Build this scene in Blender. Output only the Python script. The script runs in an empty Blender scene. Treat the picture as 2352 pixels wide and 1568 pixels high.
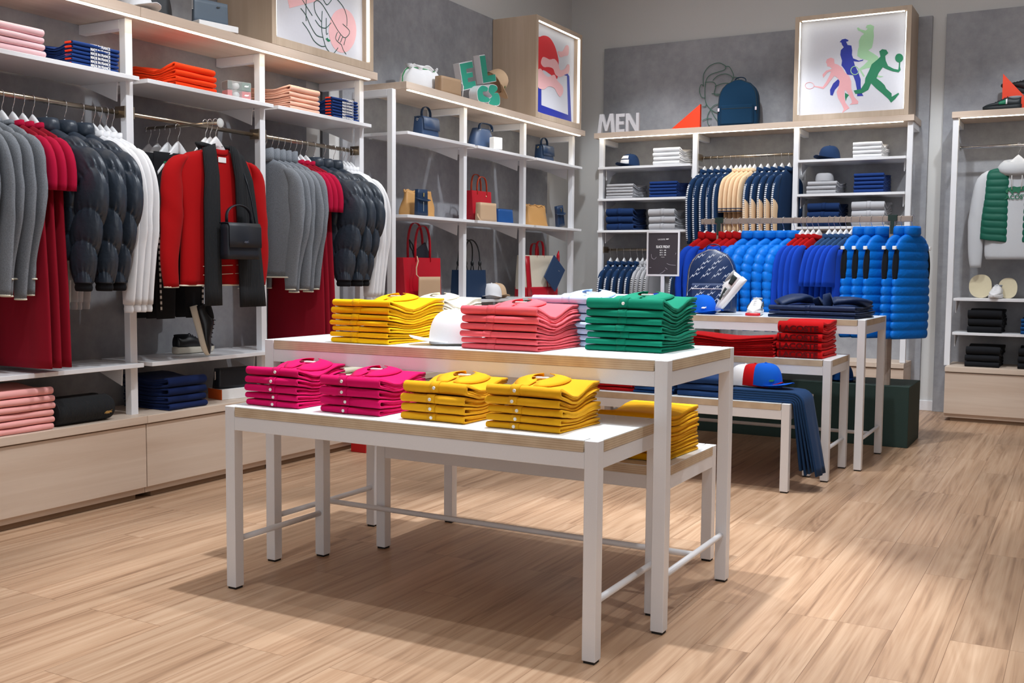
import bpy, math, random
from mathutils import Vector, Matrix
from math import sin, cos, pi, radians, sqrt, atan2

SC = bpy.context.scene
COL = SC.collection
RNG = random.Random(7)

# ------------------------------------------------------------------ materials
MATS = {}


def lin(c):
    return tuple((v / 12.92 if v <= .04045 else ((v + .055) / 1.055) ** 2.4) for v in c)


def hexc(h):
    return lin(tuple(int(h[i:i + 2], 16) / 255 for i in (0, 2, 4)))


def new_mat(name):
    m = bpy.data.materials.new(name)
    m.use_nodes = True
    nt = m.node_tree
    b = nt.nodes['Principled BSDF']
    return m, nt, b


def N(nt, typ, **kw):
    n = nt.nodes.new(typ)
    for k, v in kw.items():
        if k in n.inputs:
            n.inputs[k].default_value = v
        else:
            setattr(n, k, v)
    return n


def fabric(name, h, rough=.85, bump=.15, scale=900, var=.10, sheen=.25, big=.25, crinkle=0.0):
    """Cloth: weave bump, a faint mottled tone and soft creases."""
    if name in MATS:
        return MATS[name]
    m, nt, b = new_mat(name)
    c = hexc(h)
    tc = N(nt, 'ShaderNodeTexCoord')
    n1 = N(nt, 'ShaderNodeTexNoise', Scale=9.0, Detail=3.0)
    n2 = N(nt, 'ShaderNodeTexNoise', Scale=float(scale), Detail=1.0)
    nt.links.new(tc.outputs['Object'], n1.inputs['Vector'])
    nt.links.new(tc.outputs['Object'], n2.inputs['Vector'])
    mix = N(nt, 'ShaderNodeMixRGB', blend_type='MIX')
    mix.inputs['Color1'].default_value = tuple(v * (1 - var) for v in c) + (1,)
    mix.inputs['Color2'].default_value = tuple(min(1, v * (1 + var)) for v in c) + (1,)
    nt.links.new(n2.outputs['Fac'], mix.inputs['Fac'])
    nt.links.new(mix.outputs['Color'], b.inputs['Base Color'])
    b.inputs['Roughness'].default_value = rough
    b.inputs['Specular IOR Level'].default_value = .2
    b.inputs['Sheen Weight'].default_value = sheen * .1
    b.inputs['Sheen Roughness'].default_value = .5
    b1 = N(nt, 'ShaderNodeBump', Strength=big, Distance=.012)
    b2 = N(nt, 'ShaderNodeBump', Strength=bump, Distance=.0015)
    nt.links.new(n1.outputs['Fac'], b1.inputs['Height'])
    nt.links.new(n2.outputs['Fac'], b2.inputs['Height'])
    nt.links.new(b1.outputs['Normal'], b2.inputs['Normal'])
    last = b2
    if crinkle:
        n3 = N(nt, 'ShaderNodeTexNoise', Scale=26.0, Detail=4.0, Distortion=1.5)
        nt.links.new(tc.outputs['Object'], n3.inputs['Vector'])
        last = N(nt, 'ShaderNodeBump', Strength=crinkle, Distance=.012)
        nt.links.new(n3.outputs['Fac'], last.inputs['Height'])
        nt.links.new(b2.outputs['Normal'], last.inputs['Normal'])
    nt.links.new(last.outputs['Normal'], b.inputs['Normal'])
    MATS[name] = m
    return m


def plain(name, h, rough=.5, metal=0.0, spec=.5, bump=0.0, bscale=60.0):
    if name in MATS:
        return MATS[name]
    m, nt, b = new_mat(name)
    tc = N(nt, 'ShaderNodeTexCoord')
    nz = N(nt, 'ShaderNodeTexNoise', Scale=bscale, Detail=2.0)
    nt.links.new(tc.outputs['Object'], nz.inputs['Vector'])
    c = hexc(h)
    mix = N(nt, 'ShaderNodeMixRGB')
    mix.inputs['Color1'].default_value = tuple(v * .97 for v in c) + (1,)
    mix.inputs['Color2'].default_value = tuple(min(1, v * 1.03) for v in c) + (1,)
    nt.links.new(nz.outputs['Fac'], mix.inputs['Fac'])
    nt.links.new(mix.outputs['Color'], b.inputs['Base Color'])
    b.inputs['Roughness'].default_value = rough
    b.inputs['Metallic'].default_value = metal
    b.inputs['Specular IOR Level'].default_value = spec
    if bump:
        bp = N(nt, 'ShaderNodeBump', Strength=bump, Distance=.002)
        nt.links.new(nz.outputs['Fac'], bp.inputs['Height'])
        nt.links.new(bp.outputs['Normal'], b.inputs['Normal'])
    MATS[name] = m
    return m


def emit(name, h, strength):
    m, nt, b = new_mat(name)
    b.inputs['Base Color'].default_value = hexc(h) + (1,)
    b.inputs['Emission Color'].default_value = hexc(h) + (1,)
    b.inputs['Emission Strength'].default_value = strength
    MATS[name] = m
    return m


def clear(name, h='eef2f2', rough=.05, alpha=.25):
    m, nt, b = new_mat(name)
    b.inputs['Base Color'].default_value = hexc(h) + (1,)
    b.inputs['Roughness'].default_value = rough
    b.inputs['Alpha'].default_value = alpha
    b.inputs['IOR'].default_value = 1.45
    MATS[name] = m
    return m


def wood(name, h1, h2, axis='Y', rough=.45, scale=1.0, contrast=1.0):
    """Straight-grained veneer, the grain running along the given axis."""
    m, nt, b = new_mat(name)
    tc = N(nt, 'ShaderNodeTexCoord')
    mp = N(nt, 'ShaderNodeMapping')
    s = [26.0 * scale] * 3
    s['XYZ'.index(axis)] = 1.1 * scale
    mp.inputs['Scale'].default_value = s
    nt.links.new(tc.outputs['Object'], mp.inputs['Vector'])
    n1 = N(nt, 'ShaderNodeTexNoise', Scale=1.0, Detail=6.0, Roughness=.65, Distortion=.6)
    nt.links.new(mp.outputs['Vector'], n1.inputs['Vector'])
    mp2 = N(nt, 'ShaderNodeMapping')
    s2 = [4.0 * scale] * 3
    s2['XYZ'.index(axis)] = .35 * scale
    mp2.inputs['Scale'].default_value = s2
    nt.links.new(tc.outputs['Object'], mp2.inputs['Vector'])
    n2 = N(nt, 'ShaderNodeTexNoise', Scale=1.3, Detail=3.0)
    nt.links.new(mp2.outputs['Vector'], n2.inputs['Vector'])
    add = N(nt, 'ShaderNodeMath', operation='MULTIPLY_ADD')
    nt.links.new(n1.outputs['Fac'], add.inputs[0])
    add.inputs[1].default_value = .6 * contrast
    nt.links.new(n2.outputs['Fac'], add.inputs[2])
    r = N(nt, 'ShaderNodeValToRGB')
    r.color_ramp.elements[0].position = .5
    r.color_ramp.elements[1].position = 1.05 if contrast <= 1 else .98
    r.color_ramp.elements[0].color = hexc(h2) + (1,)
    r.color_ramp.elements[1].color = hexc(h1) + (1,)
    nt.links.new(add.outputs[0], r.inputs['Fac'])
    nt.links.new(r.outputs['Color'], b.inputs['Base Color'])
    b.inputs['Roughness'].default_value = rough
    bp = N(nt, 'ShaderNodeBump', Strength=.08, Distance=.002)
    nt.links.new(n1.outputs['Fac'], bp.inputs['Height'])
    nt.links.new(bp.outputs['Normal'], b.inputs['Normal'])
    MATS[name] = m
    return m


def plywood(name):
    """Board edge showing its glued layers (stripes across Z)."""
    m, nt, b = new_mat(name)
    tc = N(nt, 'ShaderNodeTexCoord')
    sp = N(nt, 'ShaderNodeSeparateXYZ')
    nt.links.new(tc.outputs['Object'], sp.inputs[0])
    mu = N(nt, 'ShaderNodeMath', operation='MULTIPLY')
    mu.inputs[1].default_value = 2 * pi / .0075
    nt.links.new(sp.outputs['Z'], mu.inputs[0])
    sn = N(nt, 'ShaderNodeMath', operation='SINE')
    nt.links.new(mu.outputs[0], sn.inputs[0])
    nz = N(nt, 'ShaderNodeTexNoise', Scale=14.0, Detail=4.0)
    nt.links.new(tc.outputs['Object'], nz.inputs['Vector'])
    ad = N(nt, 'ShaderNodeMath', operation='MULTIPLY_ADD')
    nt.links.new(sn.outputs[0], ad.inputs[0])
    ad.inputs[1].default_value = .2
    nt.links.new(nz.outputs['Fac'], ad.inputs[2])
    r = N(nt, 'ShaderNodeValToRGB')
    r.color_ramp.elements[0].position = .15
    r.color_ramp.elements[1].position = .8
    r.color_ramp.elements[0].color = hexc('b9a084') + (1,)
    r.color_ramp.elements[1].color = hexc('d9c6aa') + (1,)
    nt.links.new(ad.outputs[0], r.inputs['Fac'])
    nt.links.new(r.outputs['Color'], b.inputs['Base Color'])
    b.inputs['Roughness'].default_value = .6
    MATS[name] = m
    return m


def concrete(name, h1, h2):
    m, nt, b = new_mat(name)
    tc = N(nt, 'ShaderNodeTexCoord')
    n1 = N(nt, 'ShaderNodeTexNoise', Scale=1.6, Detail=8.0, Roughness=.62)
    n2 = N(nt, 'ShaderNodeTexNoise', Scale=14.0, Detail=6.0, Roughness=.7)
    nt.links.new(tc.outputs['Object'], n1.inputs['Vector'])
    nt.links.new(tc.outputs['Object'], n2.inputs['Vector'])
    ad = N(nt, 'ShaderNodeMath', operation='MULTIPLY_ADD')
    nt.links.new(n2.outputs['Fac'], ad.inputs[0])
    ad.inputs[1].default_value = .5
    nt.links.new(n1.outputs['Fac'], ad.inputs[2])
    r = N(nt, 'ShaderNodeValToRGB')
    r.color_ramp.elements[0].position = .45
    r.color_ramp.elements[1].position = 1.0
    r.color_ramp.elements[0].color = hexc(h2) + (1,)
    r.color_ramp.elements[1].color = hexc(h1) + (1,)
    nt.links.new(ad.outputs[0], r.inputs['Fac'])
    nt.links.new(r.outputs['Color'], b.inputs['Base Color'])
    b.inputs['Roughness'].default_value = .75
    bp = N(nt, 'ShaderNodeBump', Strength=.15, Distance=.004)
    nt.links.new(n2.outputs['Fac'], bp.inputs['Height'])
    nt.links.new(bp.outputs['Normal'], b.inputs['Normal'])
    MATS[name] = m
    return m


def planks(name):
    """Vinyl plank floor: boards along Y, staggered, light oak tones."""
    m, nt, b = new_mat(name)
    L = nt.links
    tc = N(nt, 'ShaderNodeTexCoord')
    sep = N(nt, 'ShaderNodeSeparateXYZ')
    L.new(tc.outputs['Object'], sep.inputs[0])
    cmb = N(nt, 'ShaderNodeCombineXYZ')
    L.new(sep.outputs['Y'], cmb.inputs['X'])
    L.new(sep.outputs['X'], cmb.inputs['Y'])
    br = N(nt, 'ShaderNodeTexBrick', offset=.37, offset_frequency=3)
    br.inputs['Scale'].default_value = 1.0
    br.inputs['Brick Width'].default_value = 1.22
    br.inputs['Row Height'].default_value = .18
    br.inputs['Mortar Size'].default_value = .0009
    br.inputs['Color1'].default_value = (0, 0, 0, 1)
    br.inputs['Color2'].default_value = (1, 1, 1, 1)
    br.inputs['Mortar'].default_value = (.5, .5, .5, 1)
    br.inputs['Bias'].default_value = 0
    L.new(cmb.outputs[0], br.inputs['Vector'])
    # per-board shift of the grain
    mul = N(nt, 'ShaderNodeVectorMath', operation='MULTIPLY_ADD')
    L.new(br.outputs['Color'], mul.inputs[0])
    mul.inputs[1].default_value = (17.0, 31.0, 5.0)
    L.new(tc.outputs['Object'], mul.inputs[2])
    mp = N(nt, 'ShaderNodeMapping')
    mp.inputs['Scale'].default_value = (17, .42, 1)
    L.new(mul.outputs[0], mp.inputs['Vector'])
    g1 = N(nt, 'ShaderNodeTexNoise', Scale=1.0, Detail=7.0, Roughness=.62, Distortion=1.3)
    L.new(mp.outputs['Vector'], g1.inputs['Vector'])
    mp2 = N(nt, 'ShaderNodeMapping')
    mp2.inputs['Scale'].default_value = (95, 1.1, 1)
    L.new(mul.outputs[0], mp2.inputs['Vector'])
    g2 = N(nt, 'ShaderNodeTexNoise', Scale=1.0, Detail=3.0, Roughness=.6)
    L.new(mp2.outputs['Vector'], g2.inputs['Vector'])
    # cathedral figure, rings stretched along the board
    mp3 = N(nt, 'ShaderNodeMapping')
    mp3.inputs['Scale'].default_value = (5.5, .55, 1)
    L.new(mul.outputs[0], mp3.inputs['Vector'])
    g3 = N(nt, 'ShaderNodeTexNoise', Scale=1.0, Detail=1.5, Distortion=.4)
    L.new(mp3.outputs['Vector'], g3.inputs['Vector'])
    k = N(nt, 'ShaderNodeMath', operation='MULTIPLY')
    k.inputs[1].default_value = 90.0
    L.new(g3.outputs['Fac'], k.inputs[0])
    s3 = N(nt, 'ShaderNodeMath', operation='SINE')
    L.new(k.outputs[0], s3.inputs[0])
    a1 = N(nt, 'ShaderNodeMath', operation='MULTIPLY_ADD')
    L.new(s3.outputs[0], a1.inputs[0])
    a1.inputs[1].default_value = .035
    L.new(g1.outputs['Fac'], a1.inputs[2])
    a2 = N(nt, 'ShaderNodeMath', operation='MULTIPLY_ADD')
    L.new(g2.outputs['Fac'], a2.inputs[0])
    a2.inputs[1].default_value = .22
    L.new(a1.outputs[0], a2.inputs[2])
    r = N(nt, 'ShaderNodeValToRGB')
    e = r.color_ramp.elements
    e[0].position, e[0].color = .34, hexc('7c5d46') + (1,)
    e[1].position, e[1].color = .84, hexc('caaa8d') + (1,)
    x = r.color_ramp.elements.new(.56)
    x.color = hexc('b08d70') + (1,)
    L.new(a2.outputs[0], r.inputs['Fac'])
    hsv = N(nt, 'ShaderNodeHueSaturation')
    L.new(r.outputs['Color'], hsv.inputs['Color'])
    v = N(nt, 'ShaderNodeMapRange')
    v.inputs['To Min'].default_value = .90
    v.inputs['To Max'].default_value = 1.07
    L.new(br.outputs['Color'], v.inputs['Value'])
    L.new(v.outputs[0], hsv.inputs['Value'])
    seam = N(nt, 'ShaderNodeMixRGB', blend_type='MULTIPLY')
    seam.inputs['Color2'].default_value = (.45, .38, .33, 1)
    L.new(br.outputs['Fac'], seam.inputs['Fac'])
    L.new(hsv.outputs['Color'], seam.inputs['Color1'])
    L.new(seam.outputs['Color'], b.inputs['Base Color'])
    b.inputs['Roughness'].default_value = .36
    b.inputs['Specular IOR Level'].default_value = .4
    bp = N(nt, 'ShaderNodeBump', Strength=.12, Distance=.002)
    L.new(a2.outputs[0], bp.inputs['Height'])
    L.new(bp.outputs['Normal'], b.inputs['Normal'])
    MATS[name] = m
    return m


# ------------------------------------------------------------------ mesh building
class MB:
    """Collects pieces of ONE part; faces remember material slot and shading."""

    def __init__(s):
        s.v, s.f, s.sm, s.mi = [], [], [], []
        s.cur = 0

    def add(s, vs, fs, smooth=False, mat=None):
        o = len(s.v)
        s.v.extend(tuple(p) for p in vs)
        for f in fs:
            s.f.append(tuple(i + o for i in f))
            s.sm.append(smooth)
            s.mi.append(s.cur if mat is None else mat)
        return s

    def box(s, x0, x1, y0, y1, z0, z1, b=.0, mat=None, M=None):
        x0, x1 = min(x0, x1), max(x0, x1)
        y0, y1 = min(y0, y1), max(y0, y1)
        z0, z1 = min(z0, z1), max(z0, z1)
        b = min(b, .45 * (x1 - x0), .45 * (y1 - y0), .45 * (z1 - z0))
        if b <= 0:
            vs = [(x, y, z) for x in (x0, x1) for y in (y0, y1) for z in (z0, z1)]
            fs = [(0, 1, 3, 2), (4, 6, 7, 5), (0, 4, 5, 1), (2, 3, 7, 6), (0, 2, 6, 4), (1, 5, 7, 3)]
        else:
            vs, idx = [], {}
            for i, x in enumerate((x0, x1)):
                for j, y in enumerate((y0, y1)):
                    for k, z in enumerate((z0, z1)):
                        sx, sy, sz = (1, -1)[i], (1, -1)[j], (1, -1)[k]
                        for a, p in enumerate(((x, y + sy * b, z + sz * b), (x + sx * b, y, z + sz * b), (x + sx * b, y + sy * b, z))):
                            idx[i, j, k, a] = len(vs)
                            vs.append(p)
            fs = []
            for i in (0, 1):
                q = [idx[i, 0, 0, 0], idx[i, 0, 1, 0], idx[i, 1, 1, 0], idx[i, 1, 0, 0]]
                fs.append(q if i == 0 else q[::-1])
                q = [idx[0, i, 0, 1], idx[1, i, 0, 1], idx[1, i, 1, 1], idx[0, i, 1, 1]]
                fs.append(q if i == 0 else q[::-1])
                q = [idx[0, 0, i, 2], idx[0, 1, i, 2], idx[1, 1, i, 2], idx[1, 0, i, 2]]
                fs.append(q if i == 0 else q[::-1])
            for i in (0, 1):
                for j in (0, 1):
                    q = [idx[i, j, 0, 0], idx[i, j, 1, 0], idx[i, j, 1, 1], idx[i, j, 0, 1]]
                    fs.append(q if (i + j) % 2 else q[::-1])
                    q = [idx[i, 0, j, 0], idx[i, 1, j, 0], idx[i, 1, j, 2], idx[i, 0, j, 2]]
                    fs.append(q[::-1] if (i + j) % 2 else q)
                    q = [idx[0, i, j, 1], idx[1, i, j, 1], idx[1, i, j, 2], idx[0, i, j, 2]]
                    fs.append(q if (i + j) % 2 else q[::-1])
            for i in (0, 1):
                for j in (0, 1):
                    for k in (0, 1):
                        q = [idx[i, j, k, 0], idx[i, j, k, 1], idx[i, j, k, 2]]
                        fs.append(q if (i + j + k) % 2 else q[::-1])
        if M:
            vs = [M @ Vector(p) for p in vs]
        return s.add(vs, fs, False, mat)

    def loft(s, rings, cap=True, closed=True, smooth=True, mat=None, loop=False):
        n = len(rings[0])
        vs = [p for r in rings for p in r]
        fs = []
        R = len(rings)
        for i in range(R if loop else R - 1):
            a, c = i * n, ((i + 1) % R) * n
            for j in range(n if closed else n - 1):
                k = (j + 1) % n
                fs.append((a + j, a + k, c + k, c + j))
        if cap and closed and not loop:
            fs.append(tuple(range(n))[::-1])
            fs.append(tuple((R - 1) * n + j for j in range(n)))
        return s.add(vs, fs, smooth, mat)

    def tube(s, path, r, n=8, ry=None, cap=True, smooth=True, mat=None, up=(0, 0, 1), loop=False):
        """Sweep an ellipse along a path; r and ry may be lists. ry is the radius across 'up'."""
        P = [Vector(p) for p in path]
        m = len(P)
        rs = r if isinstance(r, (list, tuple)) else [r] * m
        r2 = ry if isinstance(ry, (list, tuple)) else [ry if ry is not None else None] * m
        rings = []
        prev = None
        for i in range(m):
            if loop:
                t = P[(i + 1) % m] - P[i - 1]
            else:
                t = P[min(i + 1, m - 1)] - P[max(i - 1, 0)]
            t.normalize()
            u = Vector(up) if prev is None else prev
            u = u - t * u.dot(t)
            if u.length < 1e-4:
                u = Vector((1, 0, 0)) - t * t.x
                if u.length < 1e-4:
                    u = Vector((0, 1, 0))
            u.normalize()
            prev = u
            w = t.cross(u)
            a = rs[i]
            c = r2[i] if r2[i] is not None else a
            rings.append([P[i] + u * (a * cos(q)) + w * (c * sin(q)) for q in (2 * pi * k / n for k in range(n))])
        return s.loft(rings, cap, True, smooth, mat, loop)

    def lathe(s, prof, n=20, M=None, mat=None, smooth=True, cap=True):
        rings = [[(r * cos(2 * pi * k / n), r * sin(2 * pi * k / n), z) for k in range(n)] for r, z in prof]
        if M:
            rings = [[M @ Vector(p) for p in q] for q in rings]
        return s.loft(rings, cap, True, smooth, mat)

    def sheet(s, grid, t=.002, smooth=True, mat=None):
        """Thick cloth from a grid of points (rows x cols), thickened along its normals."""
        R, C = len(grid), len(grid[0])
        G = [[Vector(p) for p in row] for row in grid]
        top, bot = [], []
        for i in range(R):
            for j in range(C):
                du = G[min(i + 1, R - 1)][j] - G[max(i - 1, 0)][j]
                dv = G[i][min(j + 1, C - 1)] - G[i][max(j - 1, 0)]
                nn = du.cross(dv)
                nn = nn.normalized() if nn.length > 1e-9 else Vector((0, 0, 1))
                top.append(G[i][j] + nn * t / 2)
                bot.append(G[i][j] - nn * t / 2)
        o = R * C
        fs = []
        for i in range(R - 1):
            for j in range(C - 1):
                a, b_, c, d = i * C + j, i * C + j + 1, (i + 1) * C + j + 1, (i + 1) * C + j
                fs.append((a, d, c, b_))
                fs.append((o + a, o + b_, o + c, o + d))
        for j in range(C - 1):
            fs.append((j, j + 1, o + j + 1, o + j))
            q = (R - 1) * C
            fs.append((q + j, o + q + j, o + q + j + 1, q + j + 1))
        for i in range(R - 1):
            a, d = i * C, (i + 1) * C
            fs.append((a, o + a, o + d, d))
            a, d = a + C - 1, d + C - 1
            fs.append((a, d, o + d, o + a))
        return s.add(top + bot, fs, smooth, mat)

    def prism(s, poly, y0, y1, M=None, mat=None, smooth=False):
        """Extrude an outline given in (x, z) along y."""
        n = len(poly)
        vs = [(x, y0, z) for x, z in poly] + [(x, y1, z) for x, z in poly]
        fs = [tuple(range(n)), tuple(range(2 * n - 1, n - 1, -1))]
        for i in range(n):
            k = (i + 1) % n
            fs.append((i, n + i, n + k, k))
        if M:
            vs = [M @ Vector(p) for p in vs]
        return s.add(vs, fs, smooth, mat)

    def xform(s, M):
        s.v = [tuple(M @ Vector(p)) for p in s.v]
        return s

    def mesh(s, name, mats):
        me = bpy.data.meshes.new(name)
        me.from_pydata(s.v, [], s.f)
        for m in (mats if isinstance(mats, (list, tuple)) else [mats]):
            me.materials.append(m)
        me.polygons.foreach_set('use_smooth', s.sm)
        me.polygons.foreach_set('material_index', s.mi)
        me.validate()
        import bmesh
        bm = bmesh.new()
        bm.from_mesh(me)
        bmesh.ops.recalc_face_normals(bm, faces=bm.faces)
        bm.to_mesh(me)
        bm.free()
        me.update()
        return me


def link(name, data, parent=None):
    o = bpy.data.objects.new(name, data)
    COL.objects.link(o)
    if parent is not None:
        o.parent = parent
    return o


def part(name, mb, mats, parent, label=None):
    o = link(name, mb if isinstance(mb, bpy.types.Mesh) else mb.mesh(name, mats), parent)
    if label:
        o['label'] = label
    return o


def tag(o, label, cat, group=None):
    o['label'], o['category'] = label, cat
    if group:
        o['group'] = group
    return o


def thing(name, label, cat, loc=(0, 0, 0), rz=0.0, group=None, rot=None):
    o = bpy.data.objects.new(name, None)
    o.empty_display_size = .05
    COL.objects.link(o)
    o.location = loc
    o.rotation_euler = rot if rot else (0, 0, rz)
    return tag(o, label, cat, group)


def struct(name, mb, mats):
    o = link(name, mb.mesh(name, mats))
    o['kind'] = 'structure'
    return o


def dup(root, label, loc=None, rz=None, group=None):
    """A copy of a thing with copies of its parts and sub-parts."""
    r = root.copy()
    COL.objects.link(r)
    for ch in list(root.children):
        c = ch.copy()
        COL.objects.link(c)
        c.parent = r
        for g in list(ch.children):
            d = g.copy()
            COL.objects.link(d)
            d.parent = c
    if loc is not None:
        r.location = loc
    if rz is not None:
        r.rotation_euler = (r.rotation_euler[0], r.rotation_euler[1], rz)
    r['label'] = label
    if group:
        r['group'] = group
    return r


TXT = {}


def text_mesh(s, size, mat, ext=.001, bold=0.0, width=None, key=None):
    """Lettering as a mesh in the XZ plane, centred on x, base at z=0, facing -Y."""
    k = (s, size, mat.name, ext, bold, width)
    if k in TXT:
        return TXT[k]
    cu = bpy.data.curves.new('lettering', 'FONT')
    cu.body = s
    cu.size = size
    cu.extrude = ext
    cu.offset = bold
    cu.align_x = 'CENTER'
    o = bpy.data.objects.new('lettering_source', cu)
    COL.objects.link(o)
    dg = bpy.context.evaluated_depsgraph_get()
    me = bpy.data.meshes.new_from_object(o.evaluated_get(dg))
    bpy.data.objects.remove(o)
    me.transform(Matrix.Rotation(pi / 2, 4, 'X'))
    if width:
        xs = [v.co.x for v in me.vertices]
        me.transform(Matrix.Diagonal((width / (max(xs) - min(xs)), 1, 1, 1)))
    me.materials.clear()
    me.materials.append(mat)
    me.name = 'lettering'
    TXT[k] = me
    return me


ORD = ['first', 'second', 'third', 'fourth', 'fifth', 'sixth', 'seventh', 'eighth', 'ninth', 'tenth', 'eleventh', 'twelfth', 'thirteenth', 'fourteenth', 'fifteenth', 'sixteenth']


def from_top(i, n):
    if n == 1:
        return 'single'
    if i == n - 1:
        return 'topmost'
    if i == 0:
        return 'bottom'
    return ORD[n - 1 - i] + ' from top'


# shared materials
WHITE = plain('white_powder_coat', 'e9e9ec', .38, bump=.03, bscale=300)
TOPW = plain('white_laminate', 'e6eaec', .3, bump=.02)
OAK_Y = wood('pale_oak_along_wall', 'dac8b7', 'c4ac98', 'Y')
OAK_X = wood('pale_oak_across_wall', 'dac8b7', 'c4ac98', 'X')
OAK_Z = wood('pale_oak_upright', 'c8b49f', 'b09a83', 'Z')
PLY = plywood('plywood_edge')
STEEL = plain('brushed_nickel', 'b9ab98', .28, metal=1.0)
CHROME = plain('polished_chrome', 'e4e4e6', .12, metal=1.0)
BLACK = plain('black_rubber', '151515', .6)
LED = emit('warm_white_led', 'fff4dc', 13.0)
LEDC = emit('cool_white_led', 'fbfff8', 3.2)
HANGW = plain('white_hanger_plastic', 'e8e8ea', .35)
PAPERW = plain('white_card', 'f1f1f1', .6)
GREENLOGO = plain('green_embroidery', '1d7a4c', .7)
WHITEPRINT = plain('white_print', 'f2f2f2', .6)
DARKPRINT = plain('dark_print', '2b2b2b', .6)
GOLD = plain('pale_gold_metal', 'd8c48c', .25, metal=1.0)
SILVER = plain('silver_metal', 'd6d8da', .2, metal=1.0)
BUTTON = plain('pearl_button', 'f4f1ea', .2)
# ------------------------------------------------------------------ the setting
WALLPAINT = plain('light_grey_wall_paint', 'cdccca', .8, bump=.04, bscale=120)
CONC = concrete('grey_concrete_panel', 'a9aaae', '7d7e84')
FLOORM = planks('oak_vinyl_planks')
CEILM = plain('ceiling_paint', 'd8d8d8', .9)

XW, YW = -4.69, 9.66
b = MB().box(-4.80, 6.2, -4.2, 9.9, -.1, 0)
struct('floor', b, FLOORM)
b = MB().box(-4.80, 6.2, -4.2, 9.9, 4.3, 4.4)
struct('ceiling', b, CEILM)
b = MB().box(-4.82, -4.72, -4.2, 9.72, 0, 4.3)
struct('wall_left', b, WALLPAINT)
b = MB().box(-4.72, 6.2, 9.70, 9.82, 0, 4.3)
struct('wall_back', b, WALLPAINT)
b = MB().box(6.1, 6.2, -4.2, 9.7, 0, 4.3)
struct('wall_right', b, WALLPAINT)
b = MB().box(-4.72, 6.1, -4.2, -4.1, 0, 4.3)
struct('wall_front', b, WALLPAINT)
PZ = 3.396
# concrete cladding, one sheet per stretch of wall
for i, (y0, y1) in enumerate(((-4.0, 1.62), (1.625, 5.56), (5.95, 9.14))):
    struct('trim_%d' % (i + 1), MB().box(-4.719, XW, y0, y1, .0, PZ, .002), CONC)
for i, (x0, x1) in enumerate(((-4.335, -1.277), (-1.165, 2.2), (2.205, 6.0))):
    struct('trim_%d' % (i + 4), MB().box(x0, x1, YW, 9.699, .0, PZ, .002), CONC)
struct('trim_7', MB().box(-4.719, -4.70, 5.74, 5.81, 0, 4.2), plain('shadow_gap_grey', '5d5d60', .7))
struct('baseboard_back', MB().box(-1.277, -1.165, 9.68, 9.70, 0, .09, .003), WHITE)

# ------------------------------------------------------------------ wall shelving
XP, XF, ZT = -4.363, -4.27, 2.465


def left_post(y, z0, lab):
    t = thing('shelving_upright', lab, 'upright', (XP, y, z0), 0, 'white steel shelving uprights')
    part('post', MB().box(-.0225, .0225, -.0225, .0225, 0, ZT - z0, .002), WHITE, t)
    part('top_arm', MB().box(XW - XP, -.023, -.0225, .0225, ZT - z0 - .05, ZT - z0 - .0005, .002), WHITE, t)


def back_post(x, z0, lab, y=9.32):
    t = thing('shelving_upright', lab, 'upright', (x, y, z0), 0, 'white steel shelving uprights')
    part('post', MB().box(-.0225, .0225, -.0225, .0225, 0, ZT - z0, .002), WHITE, t)
    part('top_arm', MB().box(-.0225, .0225, .023, YW - y, ZT - z0 - .05, ZT - z0 - .0005, .002), WHITE, t)


for y, s in ((2.79, 'left of the grey sweaters on the left wall'), (3.77, 'between the white shirts and the red sweater outfit'), (4.75, 'between the red sweater outfit and the turtleneck sweaters'), (5.712, 'at the far end of the clothes bays on the left wall')):
    left_post(y, .435, 'white square steel upright ' + s)
for y, s in ((6.085, 'at the near end of the handbag shelves'), (7.045, 'between the navy flap bag and the bucket bag'), (8.03, 'between the small red tote and the second tan bag'), (9.0, 'at the far end of the handbag shelves by the corner')):
    left_post(y, .435, 'white square steel upright ' + s)
for x, s in ((-4.19, 'under the letters at the left end of the men shelves'), (-3.246, 'left of the navy jackets on the back wall'), (-2.318, 'under the left edge of the tennis light box'), (-1.373, 'under the right edge of the tennis light box')):
    back_post(x, .44, 'white square steel upright ' + s)
back_post(-1.02, .44, 'white square steel upright left of the green vest outfit', 9.30)


def white_shelf(lab, along, a0, a1, ztop, front, back, posts, th=.022):
    """along 'Y' for the left wall, 'X' for the back wall; posts: where the triangular brackets sit."""
    if along == 'Y':
        t = thing('wall_shelf', lab, 'shelf', (XF, (a0 + a1) / 2, ztop - th), 0, 'white wall shelves')
        m = (a0 + a1) / 2
        part('board', MB().box(0, back - front, a0 - m, a1 - m, 0, th, .0015), WHITE, t)
        for p in posts:
            part('bracket', MB().prism([(-.118, -.0005), (-.125, -.10), (-.31, -.03), (-.40, -.0005)], p - m - .003, p - m + .003), WHITE, t)
    else:
        m = (a0 + a1) / 2
        t = thing('wall_shelf', lab, 'shelf', (m, front, ztop - th), 0, 'white wall shelves')
        part('board', MB().box(a0 - m, a1 - m, 0, back - front, 0, th, .0015), WHITE, t)
        for p in posts:
            mb = MB().prism([(.075, -.0005), (.075, -.10), (.26, -.03), (.33, -.0005)], -.003, .003, Matrix.Translation((p - m, 0, 0)) @ Matrix.Rotation(pi / 2, 4, 'Z'))
            part('bracket', mb, WHITE, t)


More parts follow.
